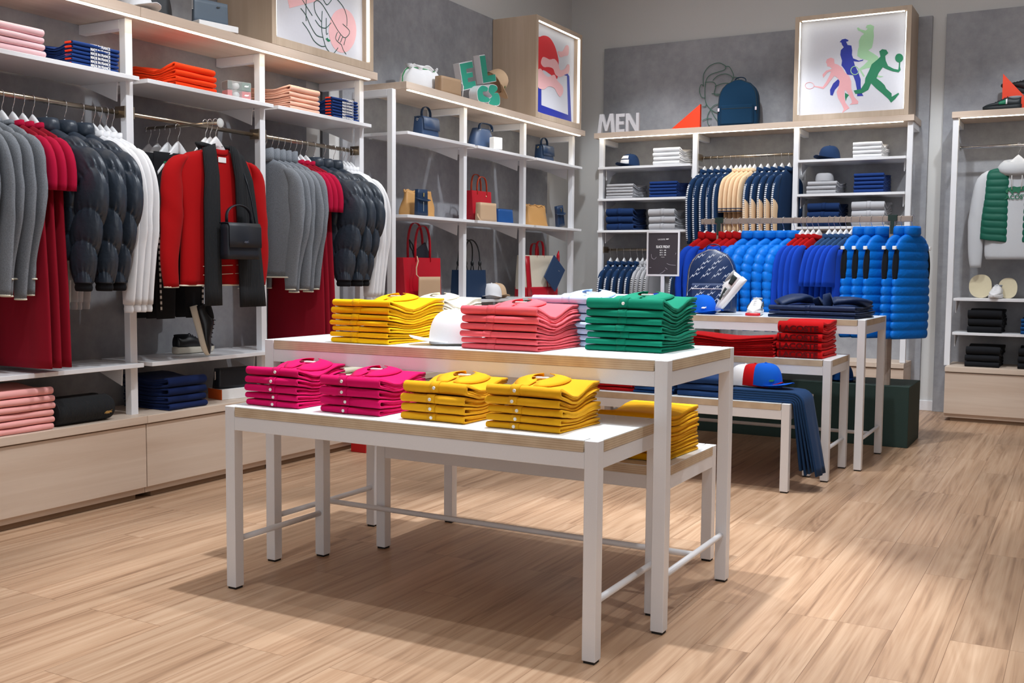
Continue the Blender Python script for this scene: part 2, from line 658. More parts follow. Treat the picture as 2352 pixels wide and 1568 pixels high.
# left wall, clothes bays
white_shelf('white shelf on the left wall holding pink sweaters and navy lettered sweaters', 'Y', 2.84, 3.772, 2.17, XF, XW + .03, (3.735,))
white_shelf('white shelf on the left wall holding orange sweaters and small boxes', 'Y', 3.826, 4.768, 2.17, XF, XW + .03, (4.715,))
white_shelf('white shelf on the left wall holding peach sweaters and navy lettered sweaters', 'Y', 4.808, 5.727, 2.17, XF, XW + .03, (5.675,))
white_shelf('low white shelf under the dark red dresses on the left wall', 'Y', 2.84, 3.772, .71, XF, XW + .03, (3.735,))
white_shelf('low white shelf holding the black sneakers on the left wall', 'Y', 3.826, 4.768, .71, XF, XW + .03, (4.715,))
white_shelf('low white shelf under the second row of grey sweaters', 'Y', 4.808, 5.727, .71, XF, XW + .03, (5.675,))
# handbag bays
for z, zn in ((2.177, 'upper'), (1.59, 'middle'), (.96, 'lower')):
    for (y0, y1, p), s in zip(((6.15, 7.075, 7.01), (7.12, 8.075, 7.99), (8.12, 9.045, 8.96)), (('navy flap bag', 'tan bag and navy crossbody', 'large red tote'), ('navy bucket bag', 'small red tote and blue box', 'navy tote and caps'), ('small navy flap bag', 'tan bag and navy phone pouch', 'canvas tote'))):
        it = s[('upper', 'middle', 'lower').index(zn)]
        white_shelf('%s white shelf holding the %s on the handbag wall' % (zn, it), 'Y', y0, y1, z, XF, XW + .03, (p,))
# back wall
for z, it in ((2.19, 'navy striped cap and white towels'), (1.888, 'light grey polos and navy polos'), (1.585, 'navy jackets and grey hoodies')):
    white_shelf('white shelf holding %s left of the navy jackets' % it, 'X', -4.205, -3.275, z, 9.26, YW - .02, (-4.15, -3.285))
for z, it in ((2.178, 'navy cap and white shirts'), (1.882, 'grey turtlenecks and navy shirts'), (1.598, 'navy and grey zip sweaters')):
    white_shelf('white shelf holding %s below the tennis light box' % it, 'X', -2.29, -1.395, z, 9.26, YW - .02, (-2.275, -1.415))
for z, it in ((1.0, 'white sneaker and shoe soles'), (.72, 'upper pile of black sweaters')):
    white_shelf('white shelf holding the %s in the right bay' % it, 'X', -.985, .9, z, 9.25, YW - .02, (-.97,))


def top_shelf(lab, along, a0, a1, seams, led0, led1):
    z0, z1 = ZT, 2.515
    if along == 'Y':
        t = thing('display_shelf', lab, 'shelf', (-4.25, (a0 + a1) / 2, z0), 0, 'pale oak top shelves')
        m = (a0 + a1) / 2
        mb = MB()
        cuts = [a0] + list(seams) + [a1]
        for p, q in zip(cuts, cuts[1:]):
            mb.box(XW + 4.25, 0, p - m + .0008, q - m - .0008, 0, z1 - z0, .0015)
        part('board', mb, OAK_Y, t)
        part('led_strip', MB().box(-.037, -.017, led0 - m, led1 - m, -.004, .002), LED, t, 'glowing warm white strip')
    else:
        m = (a0 + a1) / 2
        t = thing('display_shelf', lab, 'shelf', (m, 9.255, z0), 0, 'pale oak top shelves')
        part('board', MB().box(a0 - m, a1 - m, 0, YW - 9.255, 0, z1 - z0, .0015), OAK_X, t)
        part('led_strip', MB().box(led0 - m, led1 - m, .017, .037, -.004, .002), LED, t, 'glowing warm white strip')


top_shelf('long pale oak shelf over the clothes bays on the left wall', 'Y', 1.9, 5.77, (3.77,), 1.95, 5.71)
top_shelf('pale oak shelf over the handbags holding teal letters', 'Y', 6.105, 9.06, (), 6.16, 8.99)
top_shelf('pale oak shelf carrying the white MEN letters', 'X', -4.25, -1.34, (), -4.20, -1.43)
top_shelf('pale oak shelf carrying the orange triangle and black shoe at right', 'X', -1.05, .95, (), -.985, .9)


def cabinet(lab, along, a0, a1, front, back, zt=.437):
    m = (a0 + a1) / 2
    if along == 'Y':
        t = thing('plinth_cabinet', lab, 'cabinet', (front, m, 0), 0, 'pale oak plinth cabinets')
        w = back - front
        part('top_board', MB().box(w, 0, a0 - m + .001, a1 - m - .001, zt - .04, zt, .0015), OAK_Y, t)
        part('body', MB().box(w, -.03, a0 - m + .002, a1 - m - .002, .03, zt - .041), OAK_Y, t)
        part('drawer_front', MB().box(-.029, -.012, a0 - m + .003, a1 - m - .003, .062, zt - .047, .001), OAK_Y, t)
        part('kick_board', MB().box(w, -.045, a0 - m + .05, a1 - m - .05, .001, .0295), plain('dark_kick_board', '7d624a', .6), t)
    else:
        t = thing('plinth_cabinet', lab, 'cabinet', (m, front, 0), 0, 'pale oak plinth cabinets')
        w = back - front
        part('top_board', MB().box(a0 - m + .001, a1 - m - .001, 0, w, zt - .04, zt, .0015), OAK_X, t)
        part('body', MB().box(a0 - m + .002, a1 - m - .002, .03, w, .03, zt - .041), OAK_X, t)
        part('drawer_front', MB().box(a0 - m + .003, a1 - m - .003, .012, .029, .062, zt - .047, .001), OAK_X, t)
        part('kick_board', MB().box(a0 - m + .05, a1 - m - .05, .045, w, .001, .0295), plain('dark_kick_board', '7d624a', .6), t)


cabinet('pale oak cabinet under the pink sweaters and rolled black scarf', 'Y', 2.80, 3.772, -4.25, XW)
cabinet('pale oak cabinet under the folded navy sweaters and black pouch', 'Y', 3.772, 4.745, -4.25, XW)
cabinet('pale oak cabinet at the far end of the clothes bays', 'Y', 4.745, 5.80, -4.25, XW)
for i, (y0, y1) in enumerate(((6.105, 7.05), (7.05, 8.03), (8.03, 9.03))):
    cabinet('pale oak cabinet under the %s handbag bay' % ('near', 'middle', 'far')[i], 'Y', y0, y1, -4.25, XW)
for i, (x0, x1) in enumerate(((-4.24, -3.246), (-3.246, -2.318), (-2.318, -1.35))):
    cabinet('pale oak cabinet on the back wall %s' % ('under the low rail of striped track jackets', 'under the navy and beige garments', 'behind the blue vests')[i], 'X', x0, x1, 9.24, YW - .001)
cabinet('pale oak cabinet under the black sweaters in the right bay', 'X', -1.015, .9, 9.10, YW - .001, .445)


def rail_y(lab, y0, y1, x, z):
    t = thing('garment_rail', lab, 'rail', (x, (y0 + y1) / 2, z), 0, 'brushed metal garment rails')
    h = (y1 - y0) / 2
    part('tube', MB().tube([(0, -h, 0), (0, h, 0)], .0125, 16), STEEL, t)
    for s in (-1, 1):
        part('bracket', MB().box(-.016, XP - x + .02, s * h - .003, s * h + .003, -.03, .03, .001), STEEL, t)


def rail_x(lab, x0, x1, y, z, m=STEEL):
    t = thing('garment_rail', lab, 'rail', ((x0 + x1) / 2, y, z), 0, 'brushed metal garment rails')
    h = (x1 - x0) / 2
    part('tube', MB().tube([(-h, 0, 0), (h, 0, 0)], .0125, 16), m, t)
    for s in (-1, 1):
        part('bracket', MB().box(s * h - .003, s * h + .003, 9.34 - y - .02, .016, -.03, .03, .001), m, t)


XR = -4.40
ZR = 1.995
rail_y('garment rail holding grey sweaters to white shirts on the left wall', 2.82, 3.742, XR, ZR)
rail_y('garment rail behind the red sweater outfit', 3.80, 4.722, XR, ZR)
rail_y('garment rail holding turtleneck sweaters to white shirts on the left wall', 4.78, 5.684, XR, ZR)
rail_x('garment rail of navy and beige garments on the back wall', -3.218, -2.346, 9.42, 2.25)
rail_x('low garment rail of striped track jackets on the back wall', -4.162, -3.274, 9.42, 1.40)
rail_x('bright garment rail over the green vest outfit', -.99, .85, 9.42, 2.24, CHROME)


# ------------------------------------------------------------------ light boxes
def lightbox(lab, loc, rz, w, h, d, matside):
    """Front in the local XZ plane facing -Y, origin at the lower left front corner."""
    t = thing('light_box', lab, 'light box', loc, rz, 'oak framed light boxes')
    f = .038
    mb = MB()
    mb.box(0, f, 0, d, 0, h, .001).box(w - f, w, 0, d, 0, h, .001)
    mb.box(f, w - f, 0, d, 0, f + .01, .001).box(f, w - f, 0, d, h - f, h, .001)
    part('frame', mb, matside, t)
    part('panel', MB().box(f, w - f, .065, .085, f + .01, h - f), plain('light_box_panel', 'd4d4dc', .5), t, 'white glowing picture panel')
    e = .006
    mb = MB()
    mb.box(f + .0005, f + e, .004, .024, f + .02, h - f - .01).box(w - f - e, w - f - .0005, .004, .024, f + .02, h - f - .01)
    mb.box(f + .02, w - f - .02, .004, .024, h - f - e, h - f - .0005)
    part('edge_light', mb, LEDC, t, 'bright light strip inside the frame')
    return t


LB1 = lightbox('oak light box with a line drawn face and pink shapes', (-4.25, 4.737, 2.516), pi / 2, .985, .95, .435, OAK_Z)
LB2 = lightbox('oak light box with a red sun and blue square outline', (-4.25, 8.05, 2.516), pi / 2, .915, .87, .435, OAK_Z)
LB3 = lightbox('oak light box with four coloured tennis player silhouettes', (-2.345, 9.26, 2.516), 0, .957, .895, .395, OAK_Z)


def blob(name, poly, t, mat, y=.0635, holes=None, th=.0012):
    """A flat printed shape on a light box panel; poly in (x, z)."""
    return part(name, MB().prism(poly, y, y + th), mat, t)


def smooth_poly(pts, n=6, closed=True):
    out = []
    m = len(pts)
    for i in range(m if closed else m - 1):
        p0, p1, p2, p3 = (pts[(i - 1) % m] if closed or i > 0 else pts[0]), pts[i], pts[(i + 1) % m], (pts[(i + 2) % m] if closed or i + 2 < m else pts[-1])
        for k in range(n):
            u = k / n
            out.append(tuple(.5 * (2 * b_ + (c - a) * u + (2 * a - 5 * b_ + 4 * c - d) * u * u + (3 * b_ - a - 3 * c + d) * u ** 3) for a, b_, c, d in zip(p0, p1, p2, p3)))
    if not closed:
        out.append(tuple(pts[-1]))
    return out


def lines(name, strokes, t, mat, r=.0028, y=.0628):
    mb = MB()
    for st in strokes:
        q = smooth_poly(st, 5, False) if len(st) > 2 else st
        mb.tube([(x, y, z) for x, z in q], .0008, 6, r, up=(0, 1, 0))
    return part(name, mb, mat, t)


# ------------------------------------------------------------------ display tables
def table(lab, x0, x1, y0, y1, z, ends=True, long=False):
    t = thing('display_table', lab, 'table', (x0, y0, 0), 0, 'white nesting display tables')
    w, d, L = x1 - x0, y1 - y0, .045
    for sx in (0, 1):
        for sy in (0, 1):
            x, y = sx * (w - L), sy * (d - L)
            lg = part('leg', MB().box(x, x + L, y, y + L, .008, z, .0015), WHITE, t)
            part('foot_pad', MB().box(x + .004, x + L - .004, y + .004, y + L - .004, 0, .008), BLACK, lg)
    mb = MB()
    g = .0006
    z0, z1 = z - .088, z - .037
    mb.box(L + g, w - L - g, .001, .026, z0, z1, .001).box(L + g, w - L - g, d - .026, d - .001, z0, z1, .001)
    mb.box(.001, .026, L + g, d - L - g, z0, z1, .001).box(w - .026, w - .001, L + g, d - L - g, z0, z1, .001)
    part('rail', mb, WHITE, t)
    mb = MB()
    za = z - .0365
    mb.box(L + .004, w - L - .004, 0, d, za, z - .0025)
    mb.box(0, L + .004, L + .002, d - L - .002, za, z - .0025)
    mb.box(w - L - .004, w, L + .002, d - L - .002, za, z - .0025)
    part('board', mb, PLY, t, 'layered plywood edge')
    mb = MB()
    mb.box(L + .004, w - L - .004, .0005, d - .0005, z - .0024, z)
    mb.box(.0005, L + .0035, L + .002, d - L - .002, z - .0024, z)
    mb.box(w - L - .0035, w - .0005, L + .002, d - L - .002, z - .0024, z)
    part('white_top', mb, TOPW, t)
    if ends:
        for x in (L / 2, w - L / 2):
            part('end_bar', MB().tube([(x, L, .185), (x, d - L, .185)], .0115, 12), WHITE, t)
    if long:
        part('stretcher', MB().tube([(L / 2, d / 2, .185), (w - L / 2, d / 2, .185)], .0115, 12), WHITE, t)
    return t


table('white display table in front carrying magenta and mustard polos', -2.812, -1.286, 2.86, 3.42, .695)
table('tall white display table carrying yellow, coral, blue and green polos', -2.937, -1.200, 3.215, 3.94, .919, True, True)
table('low white display table with yellow shirts tucked behind the front tables', -2.665, -1.342, 3.605, 4.19, .488, False)
table('tall white display table carrying the patterned backpack', -3.06, -1.177, 6.506, 7.235, .922, True, True)
table('middle white display table carrying red towels and red trousers', -2.803, -1.279, 6.062, 6.592, .705)
table('low white display table carrying folded jeans and draped trousers', -2.726, -1.403, 5.645, 6.20, .491, False)

# dark green plinth with the garment rack
t = thing('garment_rack', 'garment rack of blue and red clothes on a dark green plinth', 'rack', (-1.06, 7.535, 0))
GREENB = plain('dark_green_block', '1d332d', .75, bump=.2, bscale=90)
WOODT = wood('taupe_wood', 'a8978a', '8f7f74', 'X')
part('plinth', MB().box(-1.60, 0, 0, .525, 0, .425, .003), GREENB, t)
ZB = 1.575
for x in (-.153, -1.383):
    part('post', MB().box(x - .018, x + .018, .03, .066, .425, ZB - .012, .002), WOODT, t)
    p = part('crossbar_clamp', MB().box(x - .03, x + .03, .027, .07, ZB - .012, ZB + .028, .001).box(x - .014, x + .014, .026, .071, ZB - .10, ZB - .012, .001), GREENB, t, 'dark green clamp holding the bar')
part('hanging_bar', MB().box(-1.525, -.025, .04, .056, ZB - .02, ZB + .02, .002), WOODT, t)
# ------------------------------------------------------------------ folded clothes
def fold_profile(D, T, t, rng, open_=.0, arc=7):
    """Closed cross-section (y, z) of a cloth folded over at the front edge y = 0."""
    r = T / 2
    out = []
    ny = 7
    for i in range(ny):
        u = i / ny
        out.append((D * (1 - u) + r * u, 0.0))
    for k in range(arc + 1):
        a = -pi / 2 - pi * k / arc
        out.append((r + r * cos(a) * 1.0, r + r * sin(a)))
    for i in range(1, ny + 1):
        u = i / ny
        out.append((r * (1 - u) + D * u, T))
    ri = r - t
    inn = []
    for i in range(ny):
        u = i / ny
        inn.append((D * (1 - u) + r * u, T - t))
    for k in range(arc + 1):
        a = pi / 2 + pi * k / arc
        inn.append((r + ri * cos(a), r + ri * sin(a)))
    for i in range(1, ny + 1):
        u = i / ny
        inn.append((r * (1 - u) + D * u, t))
    return out + inn


def folded_parts(W, D, T, base, rng, sag=.22, plk=None, topmost=False, button=True, nx=9, inner=2, edge_only=False, puff=.0):
    """Returns builders for a folded garment whose underside lies at height base in its pile."""
    r1, r2, r3 = rng.uniform(-1, 1), rng.uniform(-1, 1), rng.uniform(-1, 1)
    ph = rng.uniform(0, 6.3)

    def warp(x, y, z):
        u = max(0, min(1, y / D))
        s = sag * (sin(pi * min(1, u * 1.15)) ** 2)
        e = (abs(2 * x / W)) ** 2 if edge_only else .45 + .55 * abs(2 * x / W) ** 2
        zz = base + z
        zz *= 1 - s * e
        fr = max(0, 1 - y / (.3 * D))
        yy = y + fr * (.004 * r1 + .003 * sin(7 * x / W + ph)) + puff * 0
        xx = x + .005 * r2 + .006 * r3 * u + (.012 * u * u if x > 0 else 0)
        if topmost:
            lift = .006 * sin(pi * min(1, max(0, (u - .35) / .65))) * (1 - (2 * x / W) ** 2)
            zz += lift * (z / T)
        return (xx, yy, zz - base)

    def body():
        mb = MB()
        t = .27 * T
        pr = fold_profile(D, T, t, rng)
        rings = []
        for i in range(nx + 2):
            if i == 0 or i == nx + 1:
                x, k = (-W / 2 if i == 0 else W / 2), .9
            else:
                x, k = -W / 2 + .003 + (W - .006) * (i - 1) / (nx - 1), 1
            rings.append([warp(x, y + (1 - k) * .02 * 0, T / 2 + (z - T / 2) * (k if k == 1 else .93)) for y, z in pr])
        mb.loft(rings)
        # the inner plies
        for q in range(inner):
            zc = T * (.5 + (q - (inner - 1) / 2) * .235)
            tt = T * .21
            y0 = T * rng.uniform(.35, 1.6)
            Wq = W - rng.uniform(.0, .012)
            rr = []
            for i in range(nx):
                x = -Wq / 2 + Wq * i / (nx - 1)
                lo, up = [], []
                for j in range(9):
                    y = y0 + (D * .995 - y0) * j / 8
                    th = tt / 2 * (.55 if j in (0, 8) else 1)
                    lo.append(warp(x, y, zc - th))
                    up.append(warp(x, y, zc + th))
                rr.append(up + lo[::-1])
            mb.loft(rr)
        return mb

    def strip(x0, x1, y_end, lift=.0014):
        """A band that follows the front fold from the underside up and back over the top."""
        pts = []
        r = T / 2
        for k in range(9):
            a = -pi / 2 - .75 - (pi - .75) * k / 8
            pts.append((r + (r + lift) * cos(a), r + (r + lift) * sin(a)))
        for i in range(1, 6):
            pts.append((r + (y_end - r) * i / 5, T + lift))
        return MB().sheet([[warp(x, y, z) for x in (x0, (x0 + x1) / 2, x1)] for y, z in pts], .0016)

    out = {'body': body()}
    if plk is not None:
        x = plk + .006 * r1
        w = .017
        out['placket'] = strip(x - w, x + w, D * .62 if topmost else T * .55)
        if button and (button != 'top' or topmost):
            c = warp(x, 0, T * .5)
            M = Matrix.Translation((c[0], c[1] - .0028, c[2])) @ Matrix.Rotation(pi / 2, 4, 'X')
            out['button'] = MB().lathe([(.0, .0018), (.0035, .0018), (.0048, .0026), (.0058, .0018), (.0058, -.0008), (0, -.0008)], 14, M)
    if topmost and plk is not None:
        x = plk + .006 * r1
        yc = D * .72
        mb = MB()
        for sgn in (-1, 1):
            g = []
            for i in range(11):
                u = i / 10
                a = -pi / 2 + sgn * (.10 + 2.75 * u)
                row = []
                for q in (0, .33, .67, 1):
                    rx = .034 + .064 * q * (1 - .25 * u)
                    ry = (.034 + (.034 * q * max(0, 1 - 3.2 * abs(u - .10)) + .032 * q))
                    z = T + .010 * (1 - q) ** .8 * (.35 + .65 * u) + .0035 + .005 * q * (1 - q)
                    row.append(warp(x + rx * cos(a) * 1.1, yc + ry * sin(a), z))
                g.append(row)
            mb.sheet(g, .0026)
        out['collar'] = mb
        c = warp(x, yc - .01, T + .006)
        out['neck_label'] = MB().box(c[0] - .022, c[0] + .022, c[1], c[1] + .018, c[2] - .002, c[2] + .004, .001)
    return out


def pile(name, cat, what, where, loc, rz, W, D, Ts, mat, group, plk=None, sag=.22, button=True, seed=1, top=True, inner=2, nx=9, neck=False, extra=None, btnmat=None, lab_all=None):
    """A pile of folded garments, each one a thing. loc: middle of the front edge of the pile, on its support."""
    rng = random.Random(seed)
    h = 0.0005
    n = len(Ts)
    res = []
    for i, T in enumerate(Ts):
        last = top and i == n - 1
        lab = '%s, %s %s' % (what, from_top(i, n) if n > 1 else 'lying', where)
        t = thing(name, lab, cat, (loc[0], loc[1], loc[2] + h), rz, group)
        P = folded_parts(W, D, T - .004, h, rng, sag, plk, last, button, nx, inner)
        if plk is None and len(P) == 1:
            part('folded_body', P['body'], mat, t)
        else:
            part('folded_body', P['body'], mat, t)
            if 'placket' in P:
                part('placket', P['placket'], mat, t)
            if 'button' in P:
                part('button', P['button'], btnmat or BUTTON, t, 'small white button')
            if 'collar' in P:
                part('collar', P['collar'], mat, t)
                part('neck_label', P['neck_label'], PAPERW, t, 'white label')
        if extra:
            extra(t, i, n, T)
        res.append(t)
        h += T
    return res


def F(name, h, **k):
    return fabric(name, h, **k)


YEL, CORAL, GRN, SKY = F('yellow_pique', 'f7bd00'), F('coral_pique', 'f0656f'), F('green_pique', '007a5e'), F('pale_blue_pique', 'c3d8f6')
MAG, MUS, CREAMF = F('magenta_pique', 'd2005c'), F('mustard_pique', 'e3a412'), F('cream_pique', 'efe7d3')
PINK, NAVY, ORANGE, PEACH = F('pink_knit', 'efb8b4'), F('navy_knit', '17305f'), F('orange_knit', 'ff4310'), F('peach_knit', 'efb9a2')
BLK, GREYF, LGREY, WHT = F('black_cotton', '17181c'), F('grey_marl_knit', '7c8188', var=.42, scale=230), F('light_grey_marl', 'b4b4b8', var=.12), F('white_cotton', 'ececee')
DRED, REDF, DENIM, ROYAL = F('dark_red_cotton', '8e0a22'), F('red_cotton', 'a60207'), F('navy_denim', '1d3a68', var=.2), F('royal_blue_cotton', '0c3fae')
LILAC = F('peach_side', 'efb9a2')

# front tables
pile('polo_shirt', 'polo shirt', 'yellow folded polo', 'of the yellow pile on the tall front table', (-2.482, 3.246, .9195), 0, .275, .37, [.0235, .0225, .023, .023, .0235, .029, .030], YEL, 'yellow polos on the tall front table', plk=-.02, button=False, seed=3)
pile('polo_shirt', 'polo shirt', 'cream folded polo', 'of the cream pile hidden behind the yellow polos', (-2.475, 3.625, .9195), 0, .275, .29, [.0235] * 6 + [.030], CREAMF, 'cream polos behind the yellow ones', plk=-.02, button=False, seed=4)
pile('polo_shirt', 'polo shirt', 'coral folded polo', 'of the coral pile on the tall front table', (-1.876, 3.275, .9195), 0, .318, .33, [.0225, .0225, .0255, .028, .029, .037], CORAL, 'coral polos on the tall front table', plk=-.035, button=False, seed=5, sag=.26)
pile('polo_shirt', 'polo shirt', 'pale blue folded polo', 'of the pale blue pile between coral and green', (-1.762, 3.60, .9195), 0, .29, .32, [.024, .024, .025, .026, .03, .034, .036], SKY, 'pale blue polos on the tall front table', plk=0, button=False, seed=6)
pile('polo_shirt', 'polo shirt', 'green folded polo', 'of the green pile on the tall front table', (-1.468, 3.477, .9195), 0, .298, .315, [.0235, .024, .025, .026, .027, .029, .043], GRN, 'green polos on the tall front table', plk=-.005, seed=7, sag=.2, button='top')
pile('polo_shirt', 'polo shirt', 'magenta folded polo', 'of the left magenta pile on the low front table', (-2.647, 2.925, .6955), 0, .25, .275, [.026, .026, .031, .031, .036], MAG, 'magenta polos on the low front table', plk=.015, seed=8)
pile('polo_shirt', 'polo shirt', 'magenta folded polo', 'of the right magenta pile beside the mustard polos', (-2.281, 2.925, .6955), 0, .26, .275, [.027, .035, .035, .042], MAG, 'magenta polos on the low front table', plk=-.02, seed=9)
pile('polo_shirt', 'polo shirt', 'mustard folded polo', 'of the left mustard pile beside the magenta polos', (-1.936, 2.935, .6955), 0, .255, .265, [.029, .031, .034, .045], MUS, 'mustard polos on the low front table', plk=-.005, seed=10)
pile('polo_shirt', 'polo shirt', 'mustard folded polo', 'of the right mustard pile near the table corner', (-1.585, 2.927, .6955), 0, .27, .275, [.024, .026, .029, .030, .040], MUS, 'mustard polos on the low front table', plk=-.03, seed=11, sag=.26)
YEL2 = F('golden_yellow_cotton', 'eeb00c')
pile('shirt', 'shirt', 'golden yellow folded shirt', 'of the pile on the low table behind', (-1.52, 3.68, .4885), 0, .27, .36, [.032, .030, .034, .040, .050], YEL2, 'golden yellow shirts on the low rear table', seed=12, sag=.1)
t = thing('shirt', 'golden yellow shirt lying flat on the low table behind the mustard polos', 'shirt', (-1.86, 3.68, .4885), 0)
for k, v in (('folded_body', folded_parts(.30, .38, .05, 0.001, random.Random(2), .1)['body']),):
    part(k, v, YEL2, t)

# left wall, upper shelf: fronts face +X
R90 = pi / 2
pile('sweater', 'sweater', 'pale pink folded sweater', 'of the pile on the upper shelf at left', (-4.285, 3.09, 2.1705), R90, .30, .30, [.033, .031, .031, .038], F('pale_pink_knit', 'f0c6cb'), 'pale pink sweaters on the upper shelf', seed=21, sag=.1)
MIF = text_mesh('MADE IN FRANCE', .019, WHITEPRINT, .0006, .0004, .115)


def mif(t, i, n, T):
    o = part('lettering', MIF, None, t, 'white MADE IN FRANCE lettering')
    o.location = (.02, -.0022, T * .22)
    part('red_print', MB().box(-.1385, -.124, .014, .06, T * .25, T * .72, .003), F('orange_red_print', 'f0401c'), t, 'orange red flash of print')


NAVYM = F('navy_cotton', '1c3a78')
pile('sweater', 'sweater', 'navy sweater lettered in white', 'of the pile beside pale pink ones', (-4.29, 3.53, 2.1705), R90, .27, .30, [.0185, .019, .019, .019, .019, .022], NAVYM, 'navy lettered sweaters near', seed=22, sag=.25, extra=mif)
pile('sweater', 'sweater', 'orange folded sweater', 'of the orange pile on the middle upper shelf', (-4.29, 4.18, 2.1705), R90, .29, .36, [.026, .030, .034, .038], ORANGE, 'orange sweaters on the upper shelf', seed=23, sag=.3)
pile('sweater', 'sweater', 'peach folded sweater', 'of the peach pile on the far upper shelf', (-4.29, 5.075, 2.1705), R90, .27, .36, [.024, .027, .028, .030, .040], PEACH, 'peach sweaters on the upper shelf', seed=24, sag=.15)
pile('sweater', 'sweater', 'navy sweater lettered in white', 'of the pile beside peach ones', (-4.29, 5.475, 2.1705), R90, .265, .30, [.0185, .019, .019, .019, .019, .019, .021], NAVYM, 'navy lettered sweaters far', seed=25, sag=.25, extra=mif)
# left wall, on the cabinets
pile('sweater', 'sweater', 'salmon pink folded sweater', 'of the pile on the oak cabinet at left', (-4.27, 3.085, .4375), R90, .30, .33, [.032, .032, .033, .033, .035, .040], F('salmon_knit', 'efaaa6'), 'salmon sweaters on the cabinet', seed=26, sag=.06)
pile('sweater', 'sweater', 'dark navy folded sweater', 'of the pile beside the rolled scarf', (-4.28, 4.085, .4375), R90, .27, .36, [.038, .040, .046, .056], F('deep_navy_knit', '122452'), 'dark navy sweaters on the cabinet', seed=27, sag=.1)
pile('sweater', 'sweater', 'cream folded sweater', 'of the small pile on the far oak cabinet', (-4.29, 5.55, .4375), R90, .23, .30, [.036, .036, .038], CREAMF, 'cream sweaters on the far cabinet', seed=28, sag=.1)

# back wall shelves, left bay
Yb = 9.275
pile('towel', 'towel', 'white folded towel', 'of the pile on the upper men shelf', (-3.515, Yb, 2.1905), 0, .26, .33, [.040, .038, .040, .045], WHT, 'white towels on the back wall', seed=31)
pile('polo_shirt', 'polo shirt', 'light grey folded polo', 'of the pile on the second men shelf', (-3.985, Yb, 1.8885), 0, .275, .33, [.027, .028, .028, .028, .030], LGREY, 'light grey polos on the back wall', seed=32, sag=.25)
pile('polo_shirt', 'polo shirt', 'navy folded polo', 'of the pile beside the light grey polos', (-3.545, Yb, 1.8885), 0, .27, .33, [.030, .030, .030, .031, .032], NAVYM, 'navy polos on the back wall', seed=33)
zipx = dict(plk=0, button=False, top=False)
pile('zip_jacket', 'jacket', 'navy folded zip jacket', 'of the pile on the third men shelf', (-3.98, Yb, 1.5855), 0, .275, .33, [.068, .070, .078], F('dark_navy_fleece', '16305c'), 'navy zip jackets on the back wall', seed=34, **zipx)
pile('hoodie', 'hoodie', 'light grey folded zip hoodie', 'of the pile beside the navy zip jackets', (-3.555, Yb, 1.5855), 0, .26, .33, [.064, .066, .074], LGREY, 'grey hoodies on the back wall', seed=35, **zipx)
# right bay
pile('shirt', 'shirt', 'white folded shirt', 'of the pile below the tennis light box', (-1.715, Yb, 2.1785), 0, .235, .32, [.033, .033, .033, .038], WHT, 'white shirts on the back wall', seed=36, sag=.3)
g3 = pile('turtleneck_sweater', 'sweater', 'light grey turtleneck sweater', 'of the pile below the navy cap', (-2.085, Yb, 1.8825), 0, .25, .33, [.036, .036, .040], LGREY, 'grey turtlenecks on the back wall', seed=37)
mb = MB()
for rr, z0 in ((.062, 0),):
    mb.loft([[(rr * f * cos(a), .12 + rr * .85 * f * sin(a), z) for a in (2 * pi * k / 20 for k in range(20))] for f, z in ((1.25, .042), (1.3, .055), (1.22, .085), (1.1, .108), (.95, .112), (.82, .10), (.75, .05))], cap=False)
part('rolled_collar', mb, LGREY, g3[-1], 'wide rolled neck')
pile('shirt', 'shirt', 'dark navy folded shirt', 'of the pile beside the grey turtlenecks', (-1.69, Yb, 1.8825), 0, .245, .32, [.032, .034, .034, .034, .034], NAVYM, 'navy shirts on the back wall', seed=38)
pile('zip_sweater', 'sweater', 'navy folded zip sweater', 'of the pile left of the grey zip sweaters', (-2.07, Yb, 1.5985), 0, .27, .33, [.066, .068, .078], F('dark_navy_fleece', '16305c'), 'navy zip sweaters on the back wall', seed=39, **zipx)
pile('zip_sweater', 'sweater', 'light grey folded zip sweater', 'of the pile left of the rightmost upright', (-1.69, Yb, 1.5985), 0, .27, .33, [.068, .070, .080], LGREY, 'grey zip sweaters on the back wall', seed=40, **zipx)
# far right bay
pile('sweater', 'sweater', 'black folded sweater', 'of the pile on the shelf under the white sneaker', (-.745, Yb, .7205), 0, .255, .33, [.055, .062, .075], BLK, 'upper black sweaters', seed=41)
pile('sweater', 'sweater', 'black folded sweater', 'of the pile on the oak cabinet at right', (-.745, 9.20, .4455), 0, .255, .36, [.046, .056, .070], BLK, 'lower black sweaters', seed=42)
pile('sweater', 'sweater', 'blue folded sweater', 'of the pile cut by the right picture edge', (-.36, Yb, .7205), 0, .24, .33, [.032, .032, .032, .032], F('petrol_blue_knit', '11477c'), 'blue sweaters at the right edge', seed=43)
pile('sweater', 'sweater', 'black folded sweater', 'of the pile cut by the right picture edge', (-.36, 9.20, .4455), 0, .255, .36, [.05, .056, .066], BLK, 'black sweaters at the right edge', seed=44)

